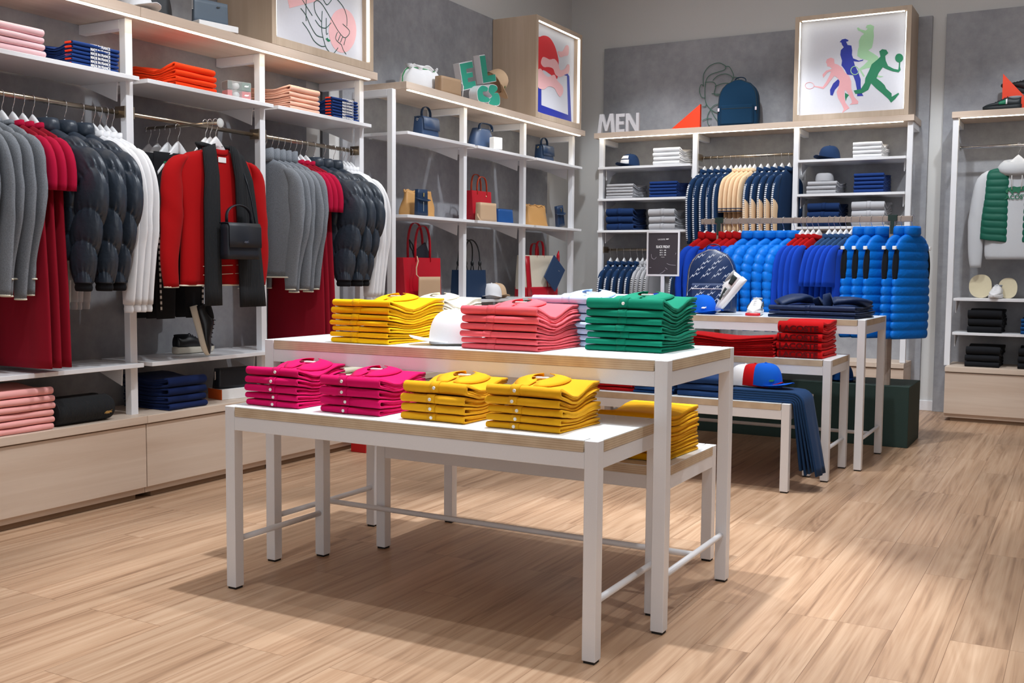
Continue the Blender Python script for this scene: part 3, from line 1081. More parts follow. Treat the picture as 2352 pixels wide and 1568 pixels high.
# second table group
pile('polo_shirt', 'polo shirt', 'red folded polo', 'of the pile left on the rear table', (-2.78, 6.70, .9225), 0, .155, .235, [.03, .03, .03, .034], REDF, 'red polos on the tall rear table', seed=51)
pile('polo_shirt', 'polo shirt', 'royal blue folded polo', 'of the pile in front of the sale sign', (-2.645, 6.72, .9225), 0, .095, .20, [.03, .03, .034, .034], ROYAL, 'blue polos on the tall rear table', seed=52)
pile('shirt', 'shirt', 'red folded shirt', 'of the pile on the low rear table', (-2.475, 5.70, .4915), 0, .265, .33, [.024, .026], REDF, 'red shirts on the low rear table', seed=53)
pile('shirt', 'shirt', 'blue folded shirt', 'of the pile beside the red shirts', (-2.215, 5.70, .4915), 0, .245, .33, [.019, .020, .024], F('petrol_cotton', '1b4377'), 'blue shirts on the low rear table', seed=54)
pile('jeans', 'jeans', 'navy folded jeans', 'of the pile left of the caps', (-1.932, 5.70, .4915), 0, .28, .40, [.036, .038, .046], DENIM, 'folded jeans on the low rear table', seed=55, sag=.1)
DKR = F('dark_red_print', '5e060c')
LAC = text_mesh('LACOSTE', .046, DKR, .001, .0015, .225)


def lac(t, i, n, T):
    o = part('lettering', LAC, None, t, 'dark red lettering')
    o.location = (-.005, -.0035, T * .1)


pile('towel', 'towel', 'red towel with dark lettering', 'of the pile on the middle rear table', (-1.474, 6.11, .7055), 0, .262, .34, [.05, .05, .05, .07], F('red_terry', 'c8090f', bump=.5, scale=500), 'red towels on the middle rear table', seed=56, sag=.08, extra=lac)
# ------------------------------------------------------------------ clothes on hangers
# local frame of a hanging garment: origin on the middle of the rail, x across the shoulders, y along the rail, z up
def sp(v, e):
    return math.copysign(abs(v) ** e, v)


def resample(path, m):
    """Smooth path (x, y, z, rx, ry) resampled at m stations."""
    q = smooth_poly(path, 8, False)
    d = [0]
    for a, b_ in zip(q, q[1:]):
        d.append(d[-1] + sqrt(sum((a[i] - b_[i]) ** 2 for i in range(3))))
    out, j = [], 0
    for k in range(m):
        s = d[-1] * k / (m - 1)
        while j < len(d) - 2 and d[j + 1] < s:
            j += 1
        u = (s - d[j]) / max(1e-9, d[j + 1] - d[j])
        out.append(tuple(a + (b_ - a) * u for a, b_ in zip(q[j], q[j + 1])))
    return out


def limb(mb, path, m=16, n=18, rf=None, cap=True, ex=1.0):
    P = resample(path, m)
    rings = []
    for i in range(m):
        x, y, z, rx, ry = P[i]
        t = Vector(P[min(i + 1, m - 1)][:3]) - Vector(P[max(i - 1, 0)][:3])
        t.normalize()
        u = Vector((1, 0, 0)) - t * t.x
        if u.length < .2:
            u = Vector((0, 0, 1)) - t * t.z
        u.normalize()
        w = t.cross(u)
        r = []
        for k in range(n):
            a = 2 * pi * k / n
            f = rf(i / (m - 1), a) if rf else 1
            r.append(Vector((x, y, z)) + u * (rx * f * sp(cos(a), ex)) + w * (ry * (1 + (f - 1) * (.45 if ry < .03 else 1)) * sp(sin(a), ex)))
        rings.append(r)
    mb.loft(rings, cap)
    return P


def torso(mb, levels, n=40, m=22, fold=0.0, k=5.0, ph=0.0, rf=None, ex=.75, cap=True, yoff=0):
    """levels: (z, half width, half depth)."""
    P = resample([(0, 0, z, w, d) for z, w, d in levels], m)
    z0, z1 = P[0][2], P[-1][2]
    rings = []
    for i, (x, y, z, hw, hd) in enumerate(P):
        g = max(0, (z0 - z) / (z0 - z1) - .25)
        r = []
        for q in range(n):
            a = 2 * pi * q / n
            f = rf(i / (m - 1), a) if rf else 1
            xx = hw * sp(cos(a), ex)
            yy = hd * sp(sin(a), .8) * f
            yy += fold * g * sin(k * xx / .1 + ph) * (1 - abs(cos(a)) ** 6)
            r.append((xx * (1 + (f - 1) * .5), yy + yoff, z))
        rings.append(r)
    mb.loft(rings, cap)
    return rings


def puff(nq, depth=.20, slant=.0, ph=0.0, crinkle=0, pw=.45):
    def f(s, a):
        q = s * nq + .45 * slant * cos(a) + .9 * slant * sin(a) + ph
        e = abs(sin(pi * q))
        v = 1 - depth * (1 - e ** pw)
        if crinkle:
            v += crinkle * (.05 * (1 - e) ** 1.5 * sin(15 * a + 3 * q) + .03 * (1 - e) * sin(26 * a + 7 * q) + .012 * sin(5 * a + 9 * s))
        return v
    return f


def wrinkle(seed, amp=.05):
    """Soft slanting drapes and elbow creases for plain cloth."""
    r = random.Random(seed)
    w = [(r.uniform(2, 5), r.choice((1, 2, 3)), r.uniform(0, 6.3), r.uniform(.4, 1)) for _ in range(4)]
    c, cw = r.uniform(.42, .55), r.uniform(.10, .16)

    def f(s, a):
        v = sum(k * sin(fs * s * 2.2 + fa * a + p) for fs, fa, p, k in w) / 3
        el = math.exp(-((s - c) / cw) ** 2) * sin(26 * s + 2 * a)
        return 1 + amp * (v + .55 * el)
    return f


PUF = fabric('black_down_nylon', '323b47', rough=.36, bump=.05, big=.6, sheen=0, crinkle=.14)
PUF.node_tree.nodes['Principled BSDF'].inputs['Specular IOR Level'].default_value = .5
BPUF = fabric('blue_down_nylon', '0a6fd0', rough=.45, bump=.05, big=.5, sheen=0, crinkle=.2)
GPUF = fabric('green_down_nylon', '1c5c4b', rough=.5, bump=.05, big=.5, sheen=0)
NAVYT = fabric('navy_track_cloth', '143257')
BEIGE = fabric('beige_towelling', 'e3c39e')
TAPEW = None


def tape_mat(name, a, b_, period=.018):
    m, nt, bs = new_mat(name)
    tc = N(nt, 'ShaderNodeTexCoord')
    s = N(nt, 'ShaderNodeSeparateXYZ')
    nt.links.new(tc.outputs['Object'], s.inputs[0])
    mu = N(nt, 'ShaderNodeMath', operation='MULTIPLY')
    mu.inputs[1].default_value = 2 * pi / period
    nt.links.new(s.outputs['Z'], mu.inputs[0])
    sn = N(nt, 'ShaderNodeMath', operation='SINE')
    nt.links.new(mu.outputs[0], sn.inputs[0])
    gt = N(nt, 'ShaderNodeMath', operation='GREATER_THAN')
    gt.inputs[1].default_value = -.15
    nt.links.new(sn.outputs[0], gt.inputs[0])
    mx = N(nt, 'ShaderNodeMixRGB')
    mx.inputs['Color1'].default_value = hexc(a) + (1,)
    mx.inputs['Color2'].default_value = hexc(b_) + (1,)
    nt.links.new(gt.outputs[0], mx.inputs['Fac'])
    nt.links.new(mx.outputs['Color'], bs.inputs['Base Color'])
    bs.inputs['Roughness'].default_value = .7
    MATS[name] = m
    return m


TAPEN = tape_mat('white_lettered_tape', '1a2f52', 'e8e8ea')
TAPEG = tape_mat('dark_lettered_tape', 'c8c8ca', '33343a')
TAPEB = tape_mat('white_tape_on_black', '15161a', 'd8d8d8', .03)

HK = [(0, 0, -.085), (0, 0, -.062), (.004, 0, -.050), (.013, 0, -.034), (.0185, 0, -.012)]
HK += [(.0165 * cos(a), 0, .0165 * sin(a)) for a in (radians(5 + 25 * i) for i in range(9))] + [(-.019, 0, -.012)]


def hanger_meshes():
    hook = MB().tube(HK, .0017, 8)
    body = MB()
    rings = []
    for i in range(17):
        u = -1 + 2 * i / 16
        x = .150 * u
        zc = -.110 - .150 * (abs(u) ** 1.25)
        h = .036 * (1 - .70 * abs(u) ** .9)
        d = .010
        rings.append([(x, d * sp(cos(a), .7), zc + h * sp(sin(a), .8)) for a in (2 * pi * k / 14 for k in range(14))])
    body.loft(rings)
    return hook.mesh('hook', CHROME), body.mesh('hanger_body', HANGW)


HOOKM, HBODYM = hanger_meshes()


def hanger(lab, loc, rz, group):
    t = thing('clothes_hanger', lab, 'hanger', loc, rz, group)
    part('hook', HOOKM, None, t, 'steel hook')
    part('hanger_body', HBODYM, None, t)
    return t


GCACHE = {}


def G(kind, seed):
    """List of (part name, mesh, label) of one kind of garment; cached per variant."""
    key = (kind, seed)
    if key in GCACHE:
        return GCACHE[key]
    rng = random.Random(hash_s(kind) + seed * 17)
    P = []
    ph = rng.uniform(0, 6)

    def add(name, mb, mat, lab=None):
        P.append((name, mb.mesh(name, mat), lab))

    def sleeves(rx, ry, zc, mat, x1=.255, start=.165, rf=None, m=18, cuff=None, tip=None, n=18, tapem=None, y=0.0, bend=.0, name='sleeve', endr=.62):
        for s in (1, -1):
            mb = MB()
            k = s
            L = -zc
            path = [(k * (start - .015), 0, -.202, rx * .2, ry * .7), (k * (start + .03), 0, -.228, rx * .52, ry * .95), (k * (start + .068), y * .1, -.285, rx * .82, ry), (k * (x1 - .008), y * .3, -.38, rx, ry),
                    (k * x1, y * .6, -.17 - (L - .17) * .45, rx * .93, ry), (k * (x1 - .004 + bend), y, -.17 - (L - .17) * .78, rx * .82, ry * .95), (k * (x1 - .012 + bend), y, zc, rx * endr, ry * .75)]
            st = limb(mb, path, m if rf else m + 10, n, rf or wrinkle(int(ph * 97) + s, .12))
            add(name, mb, mat)
            if cuff:
                mb = MB()
                x, yy, z, a, c = st[-1]
                mb.loft([[(x + a * f * cos(q), yy + c * f * sin(q), z + dz) for q in (2 * pi * i / 14 for i in range(14))] for f, dz in ((.95, .006), (.8, -.008), (.86, -.022), (.8, -.036), (.7, -.04))])
                add('cuff', mb, cuff)
            if tip:
                mb = MB()
                x, yy, z, a, c = st[-1]
                mb.loft([[(x + a * f * cos(q), yy + c * f * sin(q), z + dz) for q in (2 * pi * i / 14 for i in range(14))] for f, dz in ((1.0, .003), (1.05, .001), (1.05, -.004), (.9, -.005))])
                add('tipping', mb, tip)
            if tapem and s == 1:
                mb = MB()
                pts = []
                for (x, yy, z, a, c) in st[1:-1]:
                    pts.append([(x + a * 1.03, yy - .009, z), (x + a * 1.05, yy, z), (x + a * 1.03, yy + .009, z)])
                pts.insert(0, [(.10, -.009, -.150), (.10, 0, -.149), (.10, .009, -.150)])
                mb.sheet(pts, .002)
                add('sleeve_tape', mb, tapem, 'lettered tape down the sleeve')

    def collar(r, z0, z1, mat, flare=1.0, dy=.8, name='collar'):
        mb = MB()
        n = 24
        rr = []
        for f, z in ((1.0, z0), (1.02 * flare, (z0 * .6 + z1 * .4)), (1.0 * flare, z1), (.86 * flare, z1 + .002), (.8 * flare, z1 - .012)):
            rr.append([(r * f * cos(a), r * dy * f * sin(a) * .5, z + .006 * cos(2 * a)) for a in (2 * pi * i / n for i in range(n))])
        mb.loft(rr)
        add(name, mb, mat)

    def hem_tip(hw, hd, z, mat, ex=.75):
        mb = MB()
        mb.loft([[(hw * f * sp(cos(a), ex), hd * f * sp(sin(a), .8), z + dz) for a in (2 * pi * i / 36 for i in range(36))] for f, dz in ((1.0, .003), (1.03, .001), (1.03, -.004), (.95, -.005))])
        add('tipping', mb, mat)

    sh = [(-.138, .066, .012), (-.152, .108, .016), (-.178, .158, .019), (-.212, .194, .020)]
    if kind in ('grey_sweater', 'turtleneck'):
        mb = MB()
        hd = .019
        torso(mb, sh + [(-.27, .203, hd), (-.45, .212, hd + .002), (-.66, .216, hd + .002), (-.84, .210, hd)], fold=.003, ph=ph)
        add('torso', mb, GREYF)
        sleeves(.064, .0195, -.925 + rng.uniform(-.012, .012), GREYF, tip=CREAMF, y=rng.uniform(-.006, .006), bend=rng.uniform(-.07, .02), x1=.255 + rng.uniform(-.02, .01))
        hem_tip(.210, .025, -.845, CREAMF)
        if kind == 'turtleneck':
            collar(.068, -.150, -.075, GREYF, .95, 1.0)
        else:
            collar(.075, -.148, -.128, GREYF)
    elif kind == 'dress':
        mb = MB()
        torso(mb, sh + [(-.30, .20, .020), (-.55, .205, .020), (-.9, .225, .0205), (-1.26, .235, .021)], fold=.004, ph=ph, m=26)
        add('skirt_body', mb, DRED)
        for s in (1, -1):
            mb = MB()
            limb(mb, [(s * .15, 0, -.202, .014, .014), (s * .195, 0, -.228, .034, .019), (s * .228, 0, -.285, .052, .021), (s * .240, 0, -.36, .058, .021), (s * .238, 0, -.44, .056, .0205)], 10, 16)
            add('sleeve', mb, fabric('crimson_pique', 'b00a38'))
        collar(.072, -.150, -.122, fabric('crimson_pique', 'b00a38'))
    elif kind == 'down_jacket':
        f = puff(5, .24, 0, 0, .5, .42)
        mb = MB()
        torso(mb, [(-.135, .070, .022), (-.152, .11, .028), (-.182, .165, .033), (-.22, .20, .036), (-.35, .205, .041), (-.55, .212, .042), (-.76, .205, .036)], fold=0, rf=f, m=56)
        add('torso', mb, PUF)
        sleeves(.118, .044, -.865, PUF, x1=.305, start=.15, rf=puff(4.8, .30, .45, .1, 1.0, .42), m=120, cuff=BLK, n=72, endr=.55, bend=-.045 + rng.uniform(-.015, .02))
        mb = MB()
        nn = 22
        mb.loft([[(.075 * f_ * cos(a) - .01, .042 * f_ * sin(a), z) for a in (2 * pi * i / nn for i in range(nn))] for f_, z in ((.95, -.155), (1.15, -.135), (1.12, -.105), (1.0, -.085), (.85, -.082), (.72, -.10))])
        add('stand_collar', mb, PUF)
    elif kind == 'white_shirt':
        mb = MB()
        torso(mb, sh + [(-.27, .203, .0145), (-.45, .210, .015), (-.66, .214, .0155), (-.86, .212, .0145)], fold=.0025, ph=ph)
        add('torso', mb, WHT)
        sleeves(.066, .0135, -.955 + rng.uniform(-.03, .01), WHT, x1=.265, y=rng.uniform(-.004, .004), cuff=WHT, bend=rng.uniform(-.045, -.01))
        collar(.068, -.150, -.118, WHT)
    elif kind == 'red_sweater':
        mb = MB()
        torso(mb, [(-.150, .080, .026), (-.162, .14, .033), (-.180, .205, .038), (-.205, .252, .041), (-.24, .262, .043), (-.32, .262, .046), (-.5, .240, .048), (-.72, .25, .050), (-.855, .255, .046)], fold=.019, ph=1.2, k=4.2, m=26)
        add('torso', mb, REDF)
        sleeves(.066, .040, -.865, REDF, x1=.312, start=.232, tip=CREAMF, bend=.018)
        hem_tip(.255, .047, -.858, CREAMF)
        mb = MB()
        for z in (-.755, -.80):
            mb.tube([(.17 * u, -.0535 - .0005, z + .006 * u) for u in (-.9, -.45, 0, .45, .9)], .0018, 6)
        add('tipping_lines', mb, CREAMF, 'thin cream stripes above the hem')
        collar(.088, -.172, -.143, REDF, 1.0, .95)
        add('neck_label', MB().box(-.028, .028, -.046, -.043, -.215, -.187, .001), PAPERW, 'white label')
    elif kind in ('track_suit', 'track_jacket', 'grey_jacket', 'panel_jacket'):
        mat = LGREY if kind == 'grey_jacket' else NAVYT
        long_ = kind == 'track_suit'
        hd = .0165 if kind == 'grey_jacket' else .021
        mb = MB()
        torso(mb, sh[:3] + [(-.215, .195, hd), (-.27, .203, hd), (-.45, .212, hd + .001), (-.72, .212, hd)], fold=.005, ph=ph, m=16, n=30)
        add('torso', mb, mat)
        sleeves(.058, hd * .98, -.80, mat, m=14, n=14, tapem=TAPEG if kind == 'grey_jacket' else TAPEN)
        collar(.07, -.152, -.115, mat)
        if long_:
            mb = MB()
            torso(mb, [(-.70, .19, .017), (-.9, .185, .020), (-1.32, .17, .019)], fold=.004, ph=ph, m=8, n=24)
            add('trousers', mb, NAVYT)
        if kind == 'panel_jacket':
            mb = MB()
            mb.prism([(.205, -.80), (.33, -.80), (.33, -.47), (.27, -.42), (.205, -.62)], -.0225, .0225)
            P.append(('sleeve_panel', sleeve_panel(hd), 'beige panel low on the sleeve'))
    elif kind == 'beige_polo':
        mb = MB()
        torso(mb, sh[:3] + [(-.215, .195, .0155), (-.4, .206, .016), (-.72, .208, .0165)], fold=.004, ph=ph, m=12, n=28)
        add('torso', mb, BEIGE)
        ends = []
        for s in (1, -1):
            mb = MB()
            st = limb(mb, [(s * .15, 0, -.202, .014, .011), (s * .195, 0, -.228, .036, .0145), (s * .228, 0, -.29, .056, .0155), (s * .243, 0, -.40, .066, .016), (s * .240, 0, -.52, .066, .016)], 12, 14)
            ends.append(st[-1])
            add('sleeve', mb, BEIGE)
        for x, y, z, a, c in ends:
            mb = MB()
            for dz in (.004, .028):
                mb.loft([[(x + a * f * cos(q), y + c * f * sin(q), z + dz + d2) for q in (2 * pi * i / 14 for i in range(14))] for f, d2 in ((1.0, .008), (1.04, .007), (1.04, 0), (1.0, -.001))])
            add('sleeve_stripes', mb, NAVYT, 'dark stripes round the sleeve ends')
        collar(.068, -.15, -.118, BEIGE)
    elif kind == 'red_blue_jacket':
        mb = MB()
        torso(mb, [(-.222, .199, .023), (-.28, .206, .024), (-.45, .214, .025), (-.72, .212, .023)], fold=.004, ph=ph, m=14, n=28)
        add('torso', mb, ROYAL)
        mb = MB()
        torso(mb, [(-.135, .070, .017), (-.152, .11, .020), (-.180, .160, .0225), (-.221, .1995, .0235)], m=8, n=28)
        add('yoke', mb, REDF, 'red shoulder yoke')
        sleeves(.060, .0235, -.78, ROYAL, m=12, n=14)
        collar(.075, -.150, -.092, REDF)
    elif kind == 'blue_down_jacket':
        mb = MB()
        torso(mb, [(-.135, .070, .018), (-.152, .11, .024), (-.182, .165, .029), (-.22, .20, .031), (-.35, .205, .034), (-.55, .212, .034), (-.76, .205, .030)], rf=puff(12, .17), m=96, n=28)
        add('torso', mb, BPUF)
        sleeves(.080, .038, -.80, BPUF, x1=.262, rf=puff(11, .18, .12), m=96, n=18, endr=.6)
        mb = MB()
        nn = 20
        mb.loft([[(.072 * f_ * cos(a), .038 * f_ * sin(a), z) for a in (2 * pi * i / nn for i in range(nn))] for f_, z in ((.95, -.15), (1.12, -.13), (1.08, -.10), (.95, -.082), (.75, -.095))])
        add('stand_collar', mb, BPUF)
    elif kind in ('red_yoke_shirt', 'navy_yoke_polo'):
        red = kind == 'red_yoke_shirt'
        hd = .0150
        mb = MB()
        torso(mb, [(-.222, .199, hd), (-.3, .206, hd), (-.5, .212, hd), (-.76, .214, hd)], fold=.003, ph=ph, m=12, n=28)
        add('torso', mb, ROYAL)
        mb = MB()
        torso(mb, [(-.135, .070, hd * .8), (-.152, .11, hd * .92), (-.180, .160, hd), (-.221, .1995, hd)], m=8, n=28)
        add('yoke', mb, REDF if red else fabric('slate_navy_cloth', '27466e'), 'red shoulder yoke' if red else 'slate shoulder yoke')
        if red:
            sleeves(.068, hd, -.80, ROYAL, m=12, n=14, bend=rng.uniform(-.02, .02))
        else:
            for s in (1, -1):
                mb = MB()
                limb(mb, [(s * .15, 0, -.202, .014, hd*.7), (s * .195, 0, -.228, .036, hd*.95), (s * .230, 0, -.29, .058, hd), (s * .25, 0, -.40, .074, hd), (s * .255, 0, -.48, .078, hd)], 10, 14)
                add('sleeve', mb, ROYAL)
        collar(.07, -.15, -.115, REDF if red else fabric('slate_navy_cloth', '27466e'))
    elif kind == 'vest':
        nq = 12
        mb = MB()
        torso(mb, [(-.115, .066, .020), (-.132, .105, .026), (-.165, .148, .029), (-.20, .168, .030), (-.35, .178, .033), (-.45, .188, .035), (-.62, .194, .035), (-.83, .188, .032)], rf=puff(nq, .17), m=126, n=36)
        add('torso', mb, BPUF)
        mb = MB()
        nn = 20
        mb.loft([[(.070 * f_ * cos(a), .036 * f_ * sin(a), z) for a in (2 * pi * i / nn for i in range(nn))] for f_, z in ((.95, -.13), (1.10, -.11), (1.06, -.075), (.95, -.060), (.75, -.075))])
        add('stand_collar', mb, BPUF)
        lin_ = fabric('black_lining', '0d0f14')
        for s in (1, -1):
            mb = MB()
            rr = []
            for i in range(17):
                u = i / 16
                z = -.195 - .275 * u
                x = .150 + .012 * u + .010 * sin(pi * u)
                w = .021 * sin(pi * min(1, u * .96 + .03)) ** .6 + .002
                rr.append([(s * (x + .016 * cos(a)), w * sin(a), z) for a in (2 * pi * k / 12 for k in range(12))])
            mb.loft(rr)
            add('armhole', mb, lin_, 'dark armhole with black lining')
            mb = MB()
            mb.box(s * .174, s * .189, -.014, .014, -.222, -.198, .003)
            add('hang_tag', mb, PAPERW, 'white tag in the armhole')
    GCACHE[key] = P
    return P


def hash_s(s):
    v = 0
    for c in s:
        v = (v * 31 + ord(c)) % 100003
    return v


def sleeve_panel(hd):
    mb = MB()
    st = resample([(.25, 0, -.45, .061, hd * 1.04), (.255, 0, -.56, .0575, hd * 1.06), (.251, 0, -.70, .050, hd * 1.06), (.243, 0, -.795, .040, hd * .9)], 8)
    rr = []
    for x, y, z, a, c in st:
        rr.append([(x + a * 1.02 * cos(q) * (1 if cos(q) > 0 else .6), y + c * sin(q), z - .10 * (1 if q < 0 else 0) + .05 * cos(q)) for q in (2 * pi * k / 14 for k in range(14))])
    mb.loft(rr)
    return mb.mesh('sleeve_panel', BEIGE)


def hang(kind, name, cat, lab, hlab, loc, rz, group, seed=0, hgroup=None, tilt=0.0):
    t = thing(name, lab, cat, loc, rz + tilt, group)
    for n_, me, l in G(kind, seed):
        part(n_, me, None, t, l)
    hanger(hlab, loc, rz + tilt, hgroup or 'white hangers on the rails')
    return t


def row(kind, name, cat, what, where, coords, rz, group, tilt=0.0, var=2, cnt='from left'):
    n = len(coords)
    for i, c in enumerate(coords):
        o = 'single' if n == 1 else ORD[i] + ' ' + cnt
        hang(kind, name, cat, '%s, %s %s' % (what, o, where), 'white hanger of %s %s' % (o + ' ' + what, where), c, rz, group, i % var, None, tilt + RNG.uniform(-.008, .008))


# near bay on the left wall
NW = 'on the near left rail'
row('grey_sweater', 'hanging_sweater', 'sweater', 'grey knit sweater', NW, [(XR, y, ZR) for y in (2.86, 2.915, 2.97, 3.03, 3.09)], 0, 'grey sweaters on the near left rail', 0, 4)
row('dress', 'hanging_dress', 'dress', 'dark red short sleeved dress', NW, [(XR, y, ZR) for y in (3.145, 3.197, 3.249)], 0, 'dark red dresses on the near left rail')
row('down_jacket', 'hanging_down_jacket', 'jacket', 'black down jacket', NW, [(XR, y, ZR) for y in (3.325, 3.425, 3.525)], 0, 'black down jackets on the near left rail', 0, 3)
row('white_shirt', 'hanging_shirt', 'shirt', 'white long sleeved shirt', NW, [(XR, y, ZR) for y in (3.592, 3.632, 3.670, 3.707)], 0, 'white shirts on the near left rail')
# far bay on the left wall
FW = 'on the far left rail'
row('turtleneck', 'hanging_sweater', 'sweater', 'grey turtleneck sweater', FW, [(XR, y, ZR) for y in (4.833, 4.886, 4.939, 4.993, 5.05)], 0, 'grey turtlenecks on the far left rail', 0, 4)
row('dress', 'hanging_dress', 'dress', 'dark red short sleeved dress', FW, [(XR, y, ZR) for y in (5.103, 5.156, 5.208)], 0, 'dark red dresses on the far left rail')
row('down_jacket', 'hanging_down_jacket', 'jacket', 'black down jacket', FW, [(XR, y, ZR) for y in (5.285, 5.385, 5.485)], 0, 'black down jackets on the far left rail', 0, 3)
row('white_shirt', 'hanging_shirt', 'shirt', 'white long sleeved shirt', FW, [(XR, y, ZR) for y in (5.553, 5.593, 5.632, 5.668)], 0, 'white shirts on the far left rail')

# back wall, middle bay
R270 = -pi / 2
MB_ = 'on the upper back rail'
ym = 9.42
row('track_suit', 'hanging_track_suit', 'track suit', 'navy track suit', MB_, [(x, ym, 2.25) for x in (-3.19, -3.125, -3.062, -2.998, -2.938)], R270, 'navy track suits on the back rail', radians(-12))
row('beige_polo', 'hanging_polo_shirt', 'polo shirt', 'beige polo shirt', MB_, [(x, ym, 2.25) for x in (-2.888, -2.848, -2.806, -2.763, -2.72)], R270, 'beige polos on the back rail', radians(-12))
row('panel_jacket', 'hanging_track_jacket', 'jacket', 'navy jacket with beige panel', MB_, [(x, ym, 2.25) for x in (-2.66, -2.597, -2.533, -2.47, -2.405)], R270, 'panel jackets on the back rail', radians(-12))
LB_ = 'on the low back rail'
row('track_jacket', 'hanging_track_jacket', 'jacket', 'navy taped track jacket', LB_, [(x, ym, 1.40) for x in (-4.128, -4.056, -3.985, -3.915, -3.845)], R270, 'navy jackets on the low rail')
row('grey_jacket', 'hanging_track_jacket', 'jacket', 'light grey taped track jacket', LB_, [(x, ym, 1.40) for x in (-3.79, -3.745, -3.70, -3.655)], R270, 'grey jackets on the low rail')
row('track_jacket', 'hanging_track_jacket', 'jacket', 'navy jacket right of the sign', LB_, [(-3.40, ym, 1.40)], R270, 'navy jackets on the low rail')

# garment rack in front of the back wall
yr, zr = 7.583, 1.5845
RK = 'on the garment rack'
TURN = radians(-24)
q = 7.583 / 7.8
row('red_blue_jacket', 'hanging_track_jacket', 'jacket', 'blue jacket with red shoulders', RK, [(x, yr, zr) for x in (-2.552, -2.493, -2.393, -2.34, -2.287)], R270, 'red shouldered jackets on the rack', TURN)
row('blue_down_jacket', 'hanging_down_jacket', 'jacket', 'bright blue down jacket', RK, [(x, yr, zr) for x in (-2.215, -2.130, -2.045, -1.963, -1.885)], R270, 'blue down jackets on the rack', TURN)
row('red_yoke_shirt', 'hanging_shirt', 'shirt', 'blue shirt with red yoke', RK, [(x, yr, zr) for x in (-1.832, -1.792, -1.752, -1.712)], R270, 'red yoked shirts on the rack', TURN)
row('navy_yoke_polo', 'hanging_polo_shirt', 'polo shirt', 'blue polo with slate yoke', RK, [(x, yr, zr) for x in (-1.64, -1.601, -1.562, -1.523, -1.484)], R270, 'slate yoked polos on the rack', TURN)
row('vest', 'hanging_vest', 'vest', 'bright blue quilted vest', RK, [(x, yr, zr) for x in (-1.425, -1.348, -1.273, -1.152, -1.082)], R270, 'blue quilted vests on the rack', radians(-29))

# ------------------------------------------------------------------ red sweater outfit on the waterfall arm
t = thing('waterfall_arm', 'straight metal display arm with clear end disc under the red outfit', 'hanging arm', (-4.40, 4.13, 1.964))
arm = [(-.25, .02, .012), (.36, -.035, .0)]
part('bar', MB().tube(arm, .008, 10, up=(0, 1, 0)), STEEL, t)
part('end_disc', MB().lathe([(0, -.004), (.022, -.004), (.025, 0), (.022, .004), (0, .004)], 20, Matrix.Translation((.364, -.0354, 0)) @ Matrix.Rotation(pi / 2, 4, 'Y')), clear('clear_acrylic', alpha=.55, rough=.1), t, 'clear round end stop')
TRM = {}


def trousers(lab, loc, seed, tape):
    t = thing('hanging_trousers', lab, 'trousers', loc, pi / 2 + RNG.uniform(-.05, .05), 'black trousers behind the red outfit')
    mb = MB()
    torso(mb, [(-.145, .165, .012), (-.20, .17, .016), (-.34, .18, .018), (-.40, .18, .017)], m=8, n=24)
    for s in (1, -1):
        limb(mb, [(s * .092, 0, -.36, .090, .017), (s * .096, 0, -.6, .082, .016), (s * .10, 0, -.85, .072, .016), (s * .10, 0, -1.04, .062, .015)], 12, 16)
    part('legs', mb, BLK, t)
    if tape:
        for s in (1, -1):
            part('side_tape', MB().sheet([[(s * (.155 - .012 * u) - .006, -.0178, -.5 - .5 * u), (s * (.155 - .012 * u) + .006, -.0172, -.5 - .5 * u)] for u in (0, .25, .5, .75, 1)], .002), TAPEB, t, 'white lettered tape')
    part('emblem', logo_mb(.03, Matrix.Translation((-.10, -.019, -.20))), GREENLOGO, t, 'small green emblem')
    return t


def logo_mb(w, M):
    """Little crocodile emblem: long body, raised tail, open jaw and stub legs, w wide, in the XZ plane facing -Y."""
    P = [(-.5, -.02), (-.42, .10), (-.30, .17), (-.12, .20), (.02, .16), (.16, .18), (.24, .16), (.46, .28), (.50, .24), (.30, .09), (.52, .04), (.50, -.02), (.22, -.04), (.14, -.08), (.16, -.16), (.06, -.16), (.02, -.09), (-.14, -.09), (-.12, -.17), (-.22, -.17), (-.26, -.08), (-.34, -.02), (-.40, .02), (-.36, -.10), (-.46, -.13)]
    return MB().prism([(x * w, z * w) for x, z in P], -.0006, .0006, M)


for i, (f, tp) in enumerate(((.04, 1), (.16, 0), (.30, 1), (.44, 1))):
    x = -.25 + .61 * f
    p = (-4.40 + x, 4.145 - .04 * f, 1.966)
    trousers('black trousers, %s from the wall behind the red sweater' % ORD[i], p, i, tp)
    hanger('white clip hanger of the %s black trousers behind the red sweater' % ORD[i], p, pi / 2, 'white hangers behind the red outfit')
px, py, pz = -4.075, 4.10, 1.972
t = hang('red_sweater', 'hanging_sweater', 'sweater', 'bright red sweater hanging front-on under a black scarf', 'white hanger inside the red sweater', (px, py, pz), pi / 2, 'red outfit')
MBH = [o for o in bpy.data.objects if o.get('label') == 'white hanger inside the red sweater'][0]
o = part('lettering', text_mesh('LACOSTE', .013, DARKPRINT, .0004, .0, .05), None, MBH, 'small dark lettering')
o.location = (-.008, -.0092, -.134)
part('emblem', logo_mb(.02, Matrix.Translation((.032, -.0092, -.128))), DARKPRINT, MBH)
for dx in (-.04, -.075):
    hanger('white hanger %s behind the red sweater hanger' % ('directly' if dx > -.05 else 'second'), (px + dx, py, pz), pi / 2, 'white hangers behind the red outfit')
RIB = fabric('black_rib_knit', '14161a', bump=.1)


